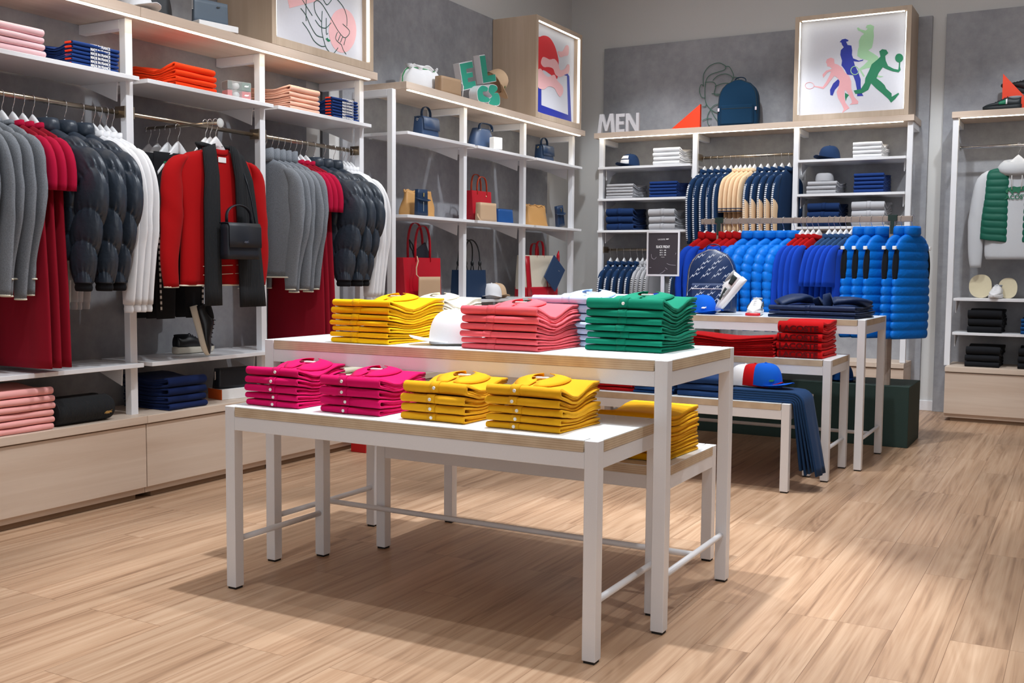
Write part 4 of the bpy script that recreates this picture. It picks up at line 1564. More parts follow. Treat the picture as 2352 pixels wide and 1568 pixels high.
def ribbed(name, h, axis='X', period=.008):
    m, nt, b = new_mat(name)
    tc = N(nt, 'ShaderNodeTexCoord')
    w_ = N(nt, 'ShaderNodeTexWave', wave_type='BANDS', bands_direction=axis)
    w_.inputs['Scale'].default_value = 1 / period / 3.2
    nt.links.new(tc.outputs['Object'], w_.inputs['Vector'])
    b.inputs['Base Color'].default_value = hexc(h) + (1,)
    b.inputs['Roughness'].default_value = .9
    bp = N(nt, 'ShaderNodeBump', Strength=.8, Distance=.003)
    nt.links.new(w_.outputs['Fac'], bp.inputs['Height'])
    nt.links.new(bp.outputs['Normal'], b.inputs['Normal'])
    MATS[name] = m
    return m


RIBB = ribbed('black_ribbed_knit', '15181d')
t = thing('scarf', 'long black ribbed scarf draped over the red sweater', 'scarf', (px, py, pz), pi / 2)
# local x runs along +Y of the room (to the right in the photo), -y towards the viewer
g = []
for u in (0, .06, .12, .2, .35, .5, .65, .8, .9, 1):
    z = -.120 - .845 * u
    y = -.042 - .026 * min(1, u * 5)
    xa, xb = -.135 - .02 * min(1, u * 3), -.052 + .012 * u
    g.append([(xa + (xb - xa) * k / 4, y - .010 * sin(pi * k / 4), z - .03 * (1 - k / 4) * (1 - min(1, u * 4))) for k in range(5)])
part('left_panel', MB().sheet(g, .012), RIBB, t)
g = []
for u in (0, .06, .12, .2, .35, .5, .65, .8, .9, 1):
    z = -.118 - .86 * u
    y = -.042 - .030 * min(1, u * 5)
    xa, xb = .055 + .035 * u, .15 + .135 * u ** .8
    g.append([(xa + (xb - xa) * k / 6, y - .012 * sin(pi * k / 6) - .008 * sin(7 * k / 6 + 2 * u), z - .05 * (k / 6) * (1 - min(1, u * 4))) for k in range(7)])
part('right_panel', MB().sheet(g, .012), RIBB, t)
mb = MB()
mb.tube([(-.095, -.032, -.135), (-.085, .018, -.122), (-.04, .040, -.150), (.02, .042, -.155), (.075, .022, -.125), (.10, -.030, -.132)], .012, 10, .034)
part('neck_loop', mb, RIBB, t)
# ------------------------------------------------------------------ caps
def cap_parts(t, crown, brim, logo=None, button=None, stripes=None, r=(.088, .098), h=.118, backcol=None):
    """Baseball cap, brim towards local -Y, resting on its rim."""
    rx, ry = r
    n = 36
    mb = MB()
    rings = []
    for i in range(13):
        u = i / 12
        k = cos(u * pi / 2) ** .62
        z = h * sin(u * pi / 2) ** .92
        ring = []
        for q in range(n):
            a = 2 * pi * q / n
            seam = 1 - .012 * (1 - abs(sin(3 * a))) ** 8
            ring.append((rx * k * cos(a) * seam, ry * k * sin(a) * seam - .008 * u * (1 - u), z + .004 * cos(2 * a) * (1 - u)))
        rings.append(ring)
    inner = [[(x * .93, y * .93, z - .003) for x, y, z in rg] for rg in rings[:6]]
    mb.loft(rings, cap=False)
    mb.f.append(tuple(12 * n + q for q in range(n)))
    mb.sm.append(True)
    mb.mi.append(0)
    mb.loft(inner[::-1], cap=False)
    part('crown', mb, crown, t)
    g = []
    for j in range(7):
        v = j / 6
        row = []
        for i in range(21):
            a = -pi / 2 + (i / 20 - .5) * 2.35
            e = 1 - abs(i / 20 - .5) * 2
            out = .078 * (1 - (1 - e) ** 2.6)
            x = rx * .985 * cos(a) * (1 + .10 * v)
            y = ry * .985 * sin(a) - out * v
            z = .004 + .004 * cos(2 * a) - .0 + .010 * sin(pi * .5 * e) * (1 - .2 * v) + .010 * v * e - .016 * v * (1 - e) * 0
            z += .018 * e * (1 - (x / rx) ** 2) * (.3 + .7 * v) * .6
            row.append((x, y, max(.0015, z)))
        g.append(row)
    part('brim', MB().sheet(g, .0028), brim, t)
    part('top_button', MB().lathe([(0, .006), (.006, .004), (.008, 0), (0, -.002)], 12, Matrix.Translation((0, -.0, h))), button or crown, t)
    mb = MB()
    mb.loft([[(rx * .3 * cos(a) * 1.0, ry * .97 + .003 * sin(a) * 0 - .004, .02 + .024 * abs(sin(a)) * (1 if sin(a) > 0 else 0)) for a in (2 * pi * k / 16 for k in range(16))], [(rx * .3 * cos(a), ry * 1.0, .02 + .024 * abs(sin(a)) * (1 if sin(a) > 0 else 0)) for a in (2 * pi * k / 16 for k in range(16))]])
    if logo:
        part('emblem', logo_mb(.034, Matrix.Rotation(radians(-38), 4, 'Z') @ Matrix.Translation((0, -.0955, .034)) @ Matrix.Rotation(radians(-16), 4, 'X')), logo, t, 'small emblem')
    if stripes:
        for ang, m, ur in stripes:
            mb = MB()
            g = []
            for i in range(6):
                u = (ur[0] + (ur[1] - ur[0]) * i / 5) / 12
                k = cos(u * pi / 2) ** .62
                z = h * sin(u * pi / 2) ** .92
                g.append([((rx * k + .0012) * cos(a), (ry * k + .0012) * sin(a) - .008 * u * (1 - u), z) for a in (ang[0] + (ang[1] - ang[0]) * j / 8 for j in range(9))])
            part('crown_stripe', mb.sheet(g, .002), m, t)


def cap(lab, loc, rz, crown, brim=None, rot=None, **k):
    t = thing('baseball_cap', lab, 'cap', loc if rot else (loc[0], loc[1], loc[2] + .0075), rz, None, rot)
    cap_parts(t, crown, brim or crown, **k)
    return t


CW, CB, CN, CBE = F('white_cap_cotton', 'f0f0f2'), F('blue_cap_cotton', '0b5fd0'), F('navy_cap_cotton', '1a3257'), F('beige_cap_cotton', 'd3b493')
cap('white cap on the tall front table between yellow and coral polos', (-2.150, 3.425, .920), radians(-52), CW, r=(.095, .104), h=.128)
cap('bright blue cap on the tall rear table beside the patterned backpack', (-2.27, 6.72, .923), radians(62), CB, logo=WHITEPRINT, brim=CB)
cap('navy cap with two white bands on the upper men shelf', (-3.93, 9.40, 2.191), radians(-22), CN, stripes=(((-pi / 2 - .7, -pi / 2 + .7), CW, (1, 3.6)), ((-pi / 2 - .62, -pi / 2 + .62), CW, (4.4, 7.2))), button=CN)
cap('plain navy cap on the shelf below the tennis light box', (-2.05, 9.40, 2.179), radians(-28), CN, logo=WHITEPRINT)
cap('beige cap on the handbag shelf beside the navy tote', (-4.43, 7.70, .961), radians(60), CBE)
cap('white cap in front of the beige cap on the handbag shelf', (-4.36, 7.50, .961), radians(25), CW)
bv = Vector((.30, .50, -.81)).normalized()
zv = Vector((.45, .62, .62))
zv = (zv - bv * zv.dot(bv)).normalized()
xv = (-bv).cross(zv)
cap('beige cap hung on the teal letter above the handbags', (-4.44, 7.66, 2.765), 0, CBE, rot=Matrix((xv, -bv, zv)).transposed().to_euler(), logo=GREENLOGO)
cap('white cap at the top left above the clothes bays', (-4.40, 3.86, 2.5155), radians(88), CW)
# the group of caps on the folded trousers
cap('white cap, backmost of the three caps on the draped trousers', (-1.715, 5.86, .5515), radians(78), CW, logo=GREENLOGO)
cap('red cap between the white and the blue cap on trousers', (-1.655, 5.845, .5555), radians(76), F('red_cap_cotton', 'c4060f'), h=.122)
cap('blue cap, front of the three caps on the draped trousers', (-1.59, 5.83, .5595), radians(74), CB, logo=GREENLOGO, h=.126)
cap('dark blue cap on the green plinth under the clothes rack', (-1.56, 7.70, .426), radians(70), F('petrol_cap_cotton', '144a8c'))


# ------------------------------------------------------------------ shoes
def shoe(t, upper, sole, L=.285, W=.098, accents=(), lining=None, lace=None, hgt=.105, solemat2=None, toe_h=.058):
    """Sneaker: heel at y = 0, toe at y = L (pointing +Y), sole on z = 0."""
    n = 24

    def outline(u):
        return W / 2 * (.70 + .12 * sin(pi * min(1, u * 1.5)) + .22 * math.exp(-((u - .70) / .20) ** 2)) * (1 - max(0, (u - .80) / .2) ** 2.4 * .78) * (1 - max(0, (.10 - u) / .10) ** 2 * .35)

    us = [0, .02, .06, .12, .2, .3, .4, .5, .6, .7, .8, .88, .94, .98, 1]
    mb = MB()
    rr = []
    for u in us:
        w = outline(u) * 1.07
        top = .036 + .006 * (1 - u)
        bot = .001 + .014 * max(0, (u - .82) / .18) ** 2
        rr.append([(w * sp(cos(a), .45), u * L, (bot + top) / 2 + (top - bot) / 2 * sp(sin(a), .45)) for a in (2 * pi * k / n for k in range(n))])
    part('sole', mb.loft(rr), sole, t)
    mb = MB()
    rr = []
    for u in us[1:-1]:
        w = outline(u) * .98
        if u < .32:
            h_ = hgt - .012 * sin(pi * u / .32)
        else:
            h_ = toe_h * .98 + (hgt + .012 - toe_h) * (1 - (u - .32) / .42) if u < .74 else toe_h * (1 - ((u - .74) / .27) ** 2 * .45)
        rr.append([(w * (1 - .30 * max(0, sin(a)) * min(1, h_ / .1)) * sp(cos(a), .6), u * L, .030 + (h_ - .030) * (.5 + .5 * sp(sin(a), .7))) for a in (2 * pi * k / n for k in range(n))])
    part('upper', mb.loft(rr), upper, t)
    mb = MB()
    mb.loft([[(.031 * f * cos(a), L * .17 + .047 * f * sin(a), hgt + dz) for a in (2 * pi * k / 18 for k in range(18))] for f, dz in ((.8, -.018), (1, -.004), (1.04, .004), (.86, .006), (.72, -.002))])
    part('ankle_lining', mb, lining or upper, t)
    for i in range(5):
        u = .36 + .075 * i
        z = toe_h + (hgt + .012 - toe_h) * (1 - (u - .32) / .42) + .001
        w = outline(u) * .42
        part('lace', MB().tube([(-w, u * L, z - .008), (0, u * L + .004, z + .001), (w, u * L, z - .008)], .0028, 8), lace or upper, t)
    for nm, u0, u1, z0, z1, m in accents:
        for s in (1, -1):
            g = []
            for i in range(6):
                u = u0 + (u1 - u0) * i / 5
                w = outline(u)
                za, zb = z0[0] + (z0[1] - z0[0]) * i / 5, z1[0] + (z1[1] - z1[0]) * i / 5
                g.append([(s * (w * .98 + .0035 - .16 * w * (z / .1) ** 2), u * L, z) for z in (za, (za + zb) / 2, zb)])
            part(nm, MB().sheet(g, .003), m, t)


def shoe_thing(lab, loc, rz=0, rot=None, **k):
    t = thing('sneaker', lab, 'shoe', loc, rz, None, rot)
    shoe(t, **k)
    return t


LEA, RUB = plain('black_leather', '14171b', .35), plain('off_white_rubber', 'e2dccb', .55)
WLEA, WRUB, REDR, GRYS, DKS = plain('white_leather', 'e9e8ea', .4), plain('white_rubber', 'eeeef0', .5), plain('red_rubber', 'd01225', .45), plain('grey_suede', 'a9abad', .8), plain('dark_suede', '26302f', .8)
blk = dict(upper=LEA, sole=RUB, lining=BLK, lace=BLK)


def aim(T, U):
    """Euler angles that point a shoe's toe along T with its top towards U."""
    T = Vector(T).normalized()
    U = Vector(U)
    U = (U - T * U.dot(T)).normalized()
    return Matrix((T.cross(U), T, U)).transposed().to_euler()


shoe_thing('black sneaker lying level at the back on the low shelf', (-4.545, 4.235, .7105), radians(-3), **blk)
shoe_thing('black sneaker propped upright in front of the other one', (-4.375, 4.19, .985), 0, aim((.25, .10, -.95), (.75, .62, .25)), **blk)
acc = (('side_panel', .08, .30, (.055, .05), (.092, .078), DKS), ('side_stripe', .36, .62, (.042, .042), (.060, .056), GRYS), ('heel_stripe', .42, .72, (.06, .046), (.078, .058), DKS))
shoe_thing('white and grey sneaker leaning toe down against the backpack', (-1.965, 6.70, 1.148), 0, aim((-.62, -.08, -.78), (-.78, -.1, .62)), upper=WLEA, sole=WRUB, lining=GRYS, lace=WLEA, accents=acc)
s2 = shoe_thing('white sneaker with red sole tip on the tall rear table', (-1.93, 6.86, .923), radians(188), upper=WLEA, sole=WRUB, lining=GRYS, lace=WLEA, accents=acc)
part('toe_guard', MB().loft([[(.047 * f * sp(cos(a), .6), .262 + .024 * f * sin(a), z) for a in (pi * k / 14 for k in range(15))] for f, z in ((1.02, .001), (1.03, .008), (1.0, .018))], cap=True), REDR, s2, 'red toe guard')
shoe_thing('white sneaker standing on the shelf above black sweaters', (-.665, 9.50, 1.0005), radians(176), upper=WLEA, sole=WRUB, lining=F('grey_lining', '9a9ea4'), lace=WLEA)
dk = shoe_thing('dark sneaker with green and white band on the right oak shelf', (-.545, 9.345, 2.5155), radians(90), upper=plain('charcoal_leather', '20282c', .5), sole=plain('charcoal_rubber', '1b2226', .6), lining=F('grey_lining', '9a9ea4'), lace=DKS,
                accents=(('side_stripe', .40, .58, (.042, .042), (.080, .062), plain('green_leather', '117a58', .5)), ('white_band', .36, .40, (.042, .042), (.086, .082), WLEA)), hgt=.10)
shoe_thing('black sneaker tilted behind the orange triangle at right', (-.47, 9.47, 2.63), 0, (radians(20), radians(0), radians(70)), upper=LEA, sole=plain('charcoal_rubber', '1b2226', .6), lining=BLK, lace=BLK)
shoe_thing('black sneaker cut by the right picture edge on the shelf', (-.40, 9.50, 1.0005), radians(176), upper=LEA, sole=LEA, lining=BLK, lace=BLK)
for i, (x, y, w, h_) in enumerate(((-.80, 9.50, .085, .098), (-.595, 9.52, .07, .085))):
    t = tag(link('shoe_sole', MB().prism([(w * sp(cos(a), .85) * (1.1 if cos(a) < 0 else .95), h_ * (1 + sp(sin(a), .9)) * .99) for a in (2 * pi * k / 32 for k in range(32))], -.012, .012).mesh('shoe_sole', plain('cream_rubber', 'dccfae', .3))), 'cream %s sole standing %s of the white sneaker' % (('large', 'left'), ('smaller', 'right'))[i], 'shoe sole', 'cream soles beside the white sneaker')
    t.location = (x, y, 1.0005)


# ------------------------------------------------------------------ bags
def flat_arc(mb, x0, x1, z0, top, y=0.0, w=.012, th=.004, n=16, pw=1.0):
    """An upright handle: flat strap from (x0, z0) over the top to (x1, z0)."""
    cx, rx = (x0 + x1) / 2, (x1 - x0) / 2
    pts = [(x0, y, z0)]
    for i in range(n + 1):
        a = pi - pi * i / n
        pts.append((cx + rx * sp(cos(a), pw), y, z0 + (top - z0) * (.35 + .65 * sin(a)) if 0 < i < n else z0 + (top - z0) * .35))
    pts.append((x1, y, z0))
    return mb.tube(pts, th, 8, w, up=(0, 0, 1))


NLEA, BROWNL, TANL, REDL, NAVL2, BEIL = plain('navy_blue_leather', '2c4468', .45, bump=.1, bscale=500), plain('tan_leather', 'c99659', .5, bump=.15, bscale=120), plain('taupe_leather', 'a88a6c', .5), plain('red_leather', 'b80a22', .42, bump=.08, bscale=400), plain('midnight_leather', '16304f', .42, bump=.08, bscale=400), plain('beige_leather', 'c5a585', .5, bump=.08, bscale=400)
GREYL, BLKL = plain('slate_grey_leather', '55626f', .5, bump=.2, bscale=300), plain('black_grained_leather', '1b2029', .45, bump=.2, bscale=500)


def taper(w0, d0, w1, d1, h, b=.006, n=6, puffy=0.0):
    """Bag body: a rounded box that tapers from base to top."""
    mb = MB()
    rr = []
    for i in range(n + 3):
        u = min(1, max(0, (i - 1) / n))
        w, d = w0 + (w1 - w0) * u + puffy * sin(pi * u), d0 + (d1 - d0) * u + puffy * sin(pi * u)
        k = b if i in (0, n + 2) else 0
        z = h * u
        ring = []
        for q in range(24):
            a = 2 * pi * q / 24
            ring.append(((w / 2 - k) * sp(cos(a), .28), (d / 2 - k) * sp(sin(a), .28), z if k == 0 else z))
        rr.append(ring)
    return mb.loft(rr)


def flap_bag(lab, loc, rz, w, d, h, mat, metal=SILVER, strap=False, hmat=None, hh=.075):
    t = thing('handbag', lab, 'handbag', loc, rz)
    part('body', taper(w * 1.04, d * 1.05, w * .93, d * .85, h), mat, t)
    g = [[(x, y, z) for x in (-w * .46, 0, w * .46)] for y, z in ((d * .35, h + .004), (0, h + .006), (-d * .36, h + .004), (-d * .47, h * .93), (-d * .50, h * .7), (-d * .54, h * .42))]
    part('flap', MB().sheet(g, .005), mat, t)
    part('handle', flat_arc(MB(), -w * .26, w * .26, h + .004, h + hh), hmat or mat, t)
    part('clasp', logo_mb(.026, Matrix.Translation((.0, -d * .535, h * .52))), metal, t, 'small metal emblem')
    for s in (-1, 1):
        part('ring', MB().tube([(s * (w * .5 + .004), .008 * cos(a), h * .88 + .008 * sin(a)) for a in (2 * pi * k / 14 for k in range(14))], .002, 6, loop=True), metal, t, 'metal ring')
    return t


flap_bag('navy flap handbag on the upper handbag shelf by the near upright', (-4.43, 6.62, 2.1775), radians(86), .205, .11, .155, NLEA, hmat=NAVL2, hh=.085)
flap_bag('navy flap handbag with gold emblem on the far upper shelf', (-4.43, 8.56, 2.1775), radians(86), .21, .10, .15, NAVL2, GOLD, hh=.075)
t = thing('handbag', 'rounded navy bucket handbag with hanging handle on the upper shelf', 'handbag', (-4.44, 7.45, 2.1775), radians(86))
mb = MB()
rr = []
for i in range(11):
    u = i / 10
    rr.append([((.155 - .055 * u ** 1.6) * sp(cos(a), .7), (.075 - .03 * u) * sp(sin(a), .8), .175 * u + .004 * sin(pi * u)) for a in (2 * pi * k / 28 for k in range(28))])
part('body', mb.loft(rr), NLEA, t)
part('handle', flat_arc(MB(), -.10, .085, .160, .215, -.05, .013, .005, pw=.5), NAVL2, t, 'black folded handle')
for s in (-.09, .08):
    part('ring', MB().tube([(s + .009 * cos(a), -.052, .165 + .009 * sin(a)) for a in (2 * pi * k / 14 for k in range(14))], .0022, 6, loop=True), SILVER, t, 'metal ring')
tag(link('price_holder', MB().box(-.05, .05, -.03, .03, 0, .10, .006).mesh('price_holder', PAPERW)), 'white blank card block in front of the navy bucket handbag', 'card').location = (-4.305, 7.46, 2.1775)
bpy.data.objects['price_holder'].rotation_euler = (0, 0, radians(75))
# middle shelf
for i, (y, lab) in enumerate(((6.57, 'slouchy tan leather bag behind the navy crossbody'), (8.47, 'slouchy tan leather bag on the far middle handbag shelf'))):
    t = thing('leather_bag', lab, 'bag', (-4.47, y, 1.5905), radians(88))
    mb = MB()
    rr = []
    rg = random.Random(i + 3)
    for j in range(12):
        u = j / 11
        rr.append([((.185 + .012 * sin(5 * u + i) - .02 * u) * sp(cos(a), .5) * (1 + .04 * sin(3 * a + 4 * u)), (.062 - .03 * u) * sp(sin(a), .7) * (1 + .10 * sin(5 * a + 6 * u)), .19 * u + .012 * u * sin(4 * a + i)) for a in (2 * pi * k / 30 for k in range(30))])
    part('body', mb.loft(rr), BROWNL, t)
    part('gathered_edge', MB().tube([(.163 * cos(a), .033 * sin(a), .188 + .010 * sin(9 * a)) for a in (2 * pi * k / 48 for k in range(48))], .006, 8, loop=True), BROWNL, t)
for i, (y, rz, tilt, lab) in enumerate(((6.42, 62, 0, 'navy crossbody pouch in front of the slouchy tan bag'), (8.72, 66, -10, 'navy phone pouch leaning beside the far tan bag'))):
    t = thing('crossbody_pouch', lab, 'bag', (-4.335, y, 1.5955 if not i else 1.604), 0, None, (0, radians(tilt), radians(rz + 20)))
    part('body', taper(.115, .045, .105, .04, .19, .012), NAVL2, t)
    part('zip', MB().box(-.004, .004, -.0245, -.020, .03, .10, .001), SILVER, t, 'metal zip')
    part('zip_pull', MB().box(-.006, .006, -.028, -.021, .135, .165, .002), GOLD, t, 'metal zip pull')
    part('strap', MB().tube([(.055, -.005, .12), (.066, -.025, .115), (.03, -.036, .108), (-.03, -.036, .112), (-.066, -.02, .12), (-.055, .0, .13)], .004, 8, .009), NAVL2, t)


def tote(lab, loc, rz, w, d, h, mat, hmat, htop, hw=.010, thin=.004, gap=.45, both=True, cord=False):
    t = thing('tote_bag', lab, 'tote bag', loc, rz)
    mb = MB()
    n = 20
    rr = []
    for u, k in ((0, 0), (.0, 1), (.3, 1), (.7, 1), (1, 1), (1.0, .965), (.12, .965)):
        W, Dd = w * (.98 + .04 * u) / 2, d / 2 * (1 - .35 * u)
        kk = k if k else .97
        rr.append([(W * kk * sp(cos(a), .18), Dd * (kk if kk < 1 and k else 1) * (kk if k else .97) * sp(sin(a), .18), h * u + .001) for a in (2 * pi * q / n for q in range(n))])
    part('body', mb.loft(rr, smooth=False), mat, t)
    for s in ((-1, 1) if both else (-1,)):
        y = s * d * .30
        if cord:
            for q in (-1, 1):
                x = q * w * gap / 2
                part('knot', MB().lathe([(0, -.022), (.012, -.014), (.014, .004), (.010, .018), (0, .022)], 12, Matrix.Translation((x, y, h + .055))), hmat, t)
                part('cord_loop', MB().tube([(x - .022, y, h - .01), (x - .008, y, h + .045), (x, y, h + .06), (x + .008, y, h + .045), (x + .022, y, h - .01)], .004, 8), hmat, t)
            part('handle', MB().tube([(-w * gap / 2, y, h + .06)] + [(w * gap / 2 * cos(pi - pi * i / 12), y * (1 - .5 * sin(pi * i / 12)), h + .08 + (htop - h - .08) * sin(pi * i / 12) ** .7) for i in range(13)] + [(w * gap / 2, y, h + .06)], .0055, 8), hmat, t)
        else:
            part('handle', flat_arc(MB(), -w * gap / 2, w * gap / 2, h - .03, htop + s * .012, y, hw, thin, pw=.7), hmat, t)
    return t


t = tote('small red tote bag with rounded handles on the middle shelf', (-4.47, 7.47, 1.5905), radians(84), .265, .10, .255, REDL, plain('rust_leather', 'b03a12', .5), .385, .009, .004, .5)
part('stud', MB().lathe([(0, .003), (.006, .002), (.007, 0), (0, -.001)], 12, Matrix.Translation((.05, -.04, .215)) @ Matrix.Rotation(pi / 2, 4, 'X')), GOLD, t, 'gold stud')
t = thing('clutch_bag', 'beige box clutch standing in front of the small red tote', 'bag', (-4.335, 7.36, 1.5905), radians(84))
part('body', taper(.23, .07, .22, .06, .15, .01), BEIL, t)
part('zip', MB().box(-.1, .1, -.004, .004, .149, .153, .001), GOLD, t, 'gold zip')
part('wrist_strap', MB().tube([(-.116, 0, .06), (-.125, -.01, .04), (-.128, -.03, .015), (-.135, -.05, .006), (-.17, -.055, .006)], .003, 8, .007), BEIL, t)
t = thing('wallet_box', 'bright blue leather box case beside the beige clutch', 'box', (-4.39, 7.745, 1.5905), radians(86))
part('case', taper(.235, .07, .22, .055, .12, .004), plain('cobalt_leather', '0a4b8c', .45), t)
part('edge_band', MB().box(-.108, .108, -.027, .027, .1195, .1225, .001), NAVL2, t)
# lower shelf
t = tote('large red tote bag with tall handles on the lower handbag shelf', (-4.43, 6.53, .9605), radians(84), .43, .12, .325, REDL, REDL, .575, .012, .004, .40)
t2 = thing('flat_pouch', 'small dark navy flat pouch hung inside the red tote handles', 'pouch', (-4.42, 6.56, 1.245), 0, None, (0, radians(-28), radians(82)))
part('body', MB().prism([(-.07, 0), (.10, 0), (.10, .125), (-.055, .125)], -.006, .006), BLKL, t2)
part('strap', MB().tube([(-.05, 0, .12), (-.06, 0, .17), (-.045, 0, .22), (-.03, 0, .17), (-.04, 0, .12)], .003, 8, .007), BLKL, t2)
t = thing('flat_pouch', 'beige flat pouch standing against the large red tote', 'pouch', (-4.30, 6.48, .9605), radians(84))
part('body', taper(.25, .02, .245, .012, .185, .004), BEIL, t)
part('strap', MB().tube([(-.12, 0, .18), (-.125, .02, .20), (-.115, .03, .25), (-.095, .03, .30), (-.085, .05, .335)], .003, 8, .007), BEIL, t)
tote('navy leather tote with knotted cord handles on the lower shelf', (-4.44, 7.27, .9605), radians(84), .36, .13, .235, NAVL2, plain('black_cord', '15181c', .6), .48, gap=.52, cord=True)
t = thing('tote_bag', 'cream canvas tote with red trim on the far lower shelf', 'tote bag', (-4.44, 8.46, .9605), radians(84))
CANV = fabric('cream_canvas', 'd9cfbd', bump=.4, scale=400)
part('body', taper(.54, .15, .56, .08, .37, .006, puffy=.006), CANV, t)
part('base_band', taper(.545, .155, .547, .147, .085, .004), REDL, t, 'red base')
for x in (-.22, .075):
    part('red_band', MB().sheet([[(x + dx, -.0775 + .035 * u + (0 if u else 0), .36 * u + .002) for dx in (-.035, .035)] for u in (0, .25, .5, .75, 1)] if x < 0 else [[(x + dx, -.0775 + .035 * u, .36 * u + .002) for dx in (-.008, .008)] for u in (0, .25, .5)], .004), REDL, t, 'red strip')
part('handle', flat_arc(MB(), -.06, .06, .34, .50, -.03, .013, .004, pw=.6), REDL, t)
part('handle', flat_arc(MB(), -.06, .06, .34, .48, .03, .013, .004, pw=.6), REDL, t)
t = thing('flat_pouch', 'navy flat pouch tied diagonally on the cream canvas tote', 'pouch', (-4.325, 8.51, 1.06), 0, None, (0, radians(38), radians(82)))
part('body', MB().prism([(-.125, 0), (.095, 0), (.095, .25), (-.125, .25)], -.006, .006), NLEA, t)
part('strap', MB().tube([(-.06, 0, .245), (-.085, .0, .30), (-.07, .02, .34), (-.03, .02, .31), (-.02, 0, .245)], .004, 8, .012), REDL, t, 'dark red tie')
part('emblem', logo_mb(.022, Matrix.Translation((.02, -.0068, .18))), SILVER, t)

# bags and letters on the oak shelf over the handbags
t = thing('drawstring_bag', 'white drawstring bag with green cords above the handbags', 'bag', (-4.47, 6.62, 2.5155), radians(80))
mb = MB()
rr = []
for u, w, d in ((0, .20, .08), (.04, .215, .088), (.3, .222, .092), (.6, .205, .085), (.82, .16, .062), (.9, .14, .05), (.96, .155, .062), (1, .16, .066)):
    rr.append([(w * cos(a) * (1 + .03 * sin(9 * a) * u), d * sin(a) * (1 + .10 * sin(9 * a + 1) * u * u), .195 * u + .012 * u * u * sin(7 * a)) for a in (2 * pi * k / 60 for k in range(60))])
part('body', mb.loft(rr), WHT, t)
GC = plain('green_cord', '0f8a48', .6)
part('drawcord', MB().tube([(.143 * cos(a), .052 * sin(a), .176) for a in (2 * pi * k / 40 for k in range(40))], .004, 6, loop=True), GC, t, 'green cord')
for s in (-1, 1):
    part('side_cord', MB().tube([(s * .143, 0, .176), (s * .185, -.01, .15), (s * .222, -.02, .10), (s * .232, -.03, .03), (s * .228, -.04, .004)], .004, 6), GC, t, 'green cord')
t = thing('camera_bag', 'taupe box bag with white strap in front of the drawstring bag', 'bag', (-4.31, 6.74, 2.5155), radians(84))
part('body', taper(.25, .08, .245, .075, .125, .006), TANL, t)
part('strap', MB().tube([(.125, 0, .10), (.15, -.012, .11), (.163, -.02, .085), (.150, -.025, .04), (.14, -.03, .004)], .003, 8, .006), PAPERW, t, 'white strap')
TEAL, LW = plain('teal_letter_face', '2f9d84', .4), plain('letter_side_white', 'e6e4e8', .4)


def letter3(lab, loc, rz, lean, poly, d=.06):
    t = thing('display_letter', lab, 'letter', loc, 0, 'teal and white display letters', (0, radians(lean), radians(rz)))
    part('letter_body', MB().prism(poly, -d / 2, d / 2), LW, t)
    cx, cz = sum(p[0] for p in poly) / len(poly), sum(p[1] for p in poly) / len(poly)
    q = [(x + (cx - x) * .06, z + (cz - z) * .06) for x, z in poly]
    part('letter_face', MB().prism(q, -d / 2 - .002, -d / 2 + .001), TEAL, t, 'teal face')
    return t


E_ = [(x * 1.35, z) for x, z in [(0, 0), (.13, 0), (.13, .05), (.055, .05), (.055, .085), (.115, .085), (.115, .125), (.055, .125), (.055, .16), (.13, .16), (.13, .21), (0, .21)]]
L_ = [(0, 0), (.19, 0), (.19, .055), (.078, .055), (.078, .225), (0, .225)]
C_ = smooth_poly([(.02, .0), (.14, 0), (.16, .03), (.08, .05), (.07, .08), (.13, .09), (.14, .12), (.06, .13), (.0, .09), (-.005, .04)], 4)
S_ = smooth_poly([(0, 0), (.13, .0), (.15, .06), (.12, .10), (.07, .095), (.12, .13), (.10, .16), (.02, .16), (-.01, .11), (.04, .07), (.0, .04)], 4)
letter3('teal letter with three short arms stacked high beside the white strap', (-4.40, 7.06, 2.60), 84, -16, E_)
letter3('small curved teal letter at the shelf edge under the tilted letter', (-4.325, 7.14, 2.522), 84, -4, C_, .08)
letter3('tall teal letter stacked upright under the beige cap', (-4.40, 7.36, 2.70), 84, -14, L_)
letter3('curved teal letter at the shelf edge under the tall letter', (-4.33, 7.33, 2.522), 84, -5, S_, .08)

# over the clothes bays
t = thing('document_bag', 'slate grey leather clutch bag on a white box above the orange sweaters', 'bag', (-4.335, 4.33, 2.5505), radians(76))
part('body', taper(.215, .035, .21, .03, .125, .006), GREYL, t)
part('clasp', logo_mb(.024, Matrix.Translation((.04, -.0192, .095))), DARKPRINT, t)
part('zip_pull', MB().box(-.125, -.113, -.02, -.014, .06, .12, .002), SILVER, t, 'metal zip pull')
tag(link('gift_box', MB().box(-.125, .125, -.055, .055, 0, .034, .002).mesh('gift_box', PAPERW)), 'flat white box under the slate grey leather bag', 'box').location = (-4.32, 4.34, 2.5155)
bpy.data.objects['gift_box'].rotation_euler = (0, 0, radians(78))
t = thing('shoulder_bag', 'large black soft shoulder bag above the clothes bays', 'bag', (-4.50, 3.98, 2.5155), radians(80))
mb = MB()
rr = []
for i in range(10):
    u = i / 9
    rr.append([((.19 - .05 * u ** 1.5) * sp(cos(a), .6) * (1 + .03 * sin(3 * a + 5 * u)), (.09 - .04 * u) * sp(sin(a), .7) * (1 + .08 * sin(4 * a)), .25 * u) for a in (2 * pi * k / 32 for k in range(32))])
part('body', mb.loft(rr), plain('black_soft_leather', '24292f', .35, bump=.2, bscale=30), t)
part('handle', flat_arc(MB(), -.1, .1, .23, .38, -.02, .014, .005), BLKL, t)
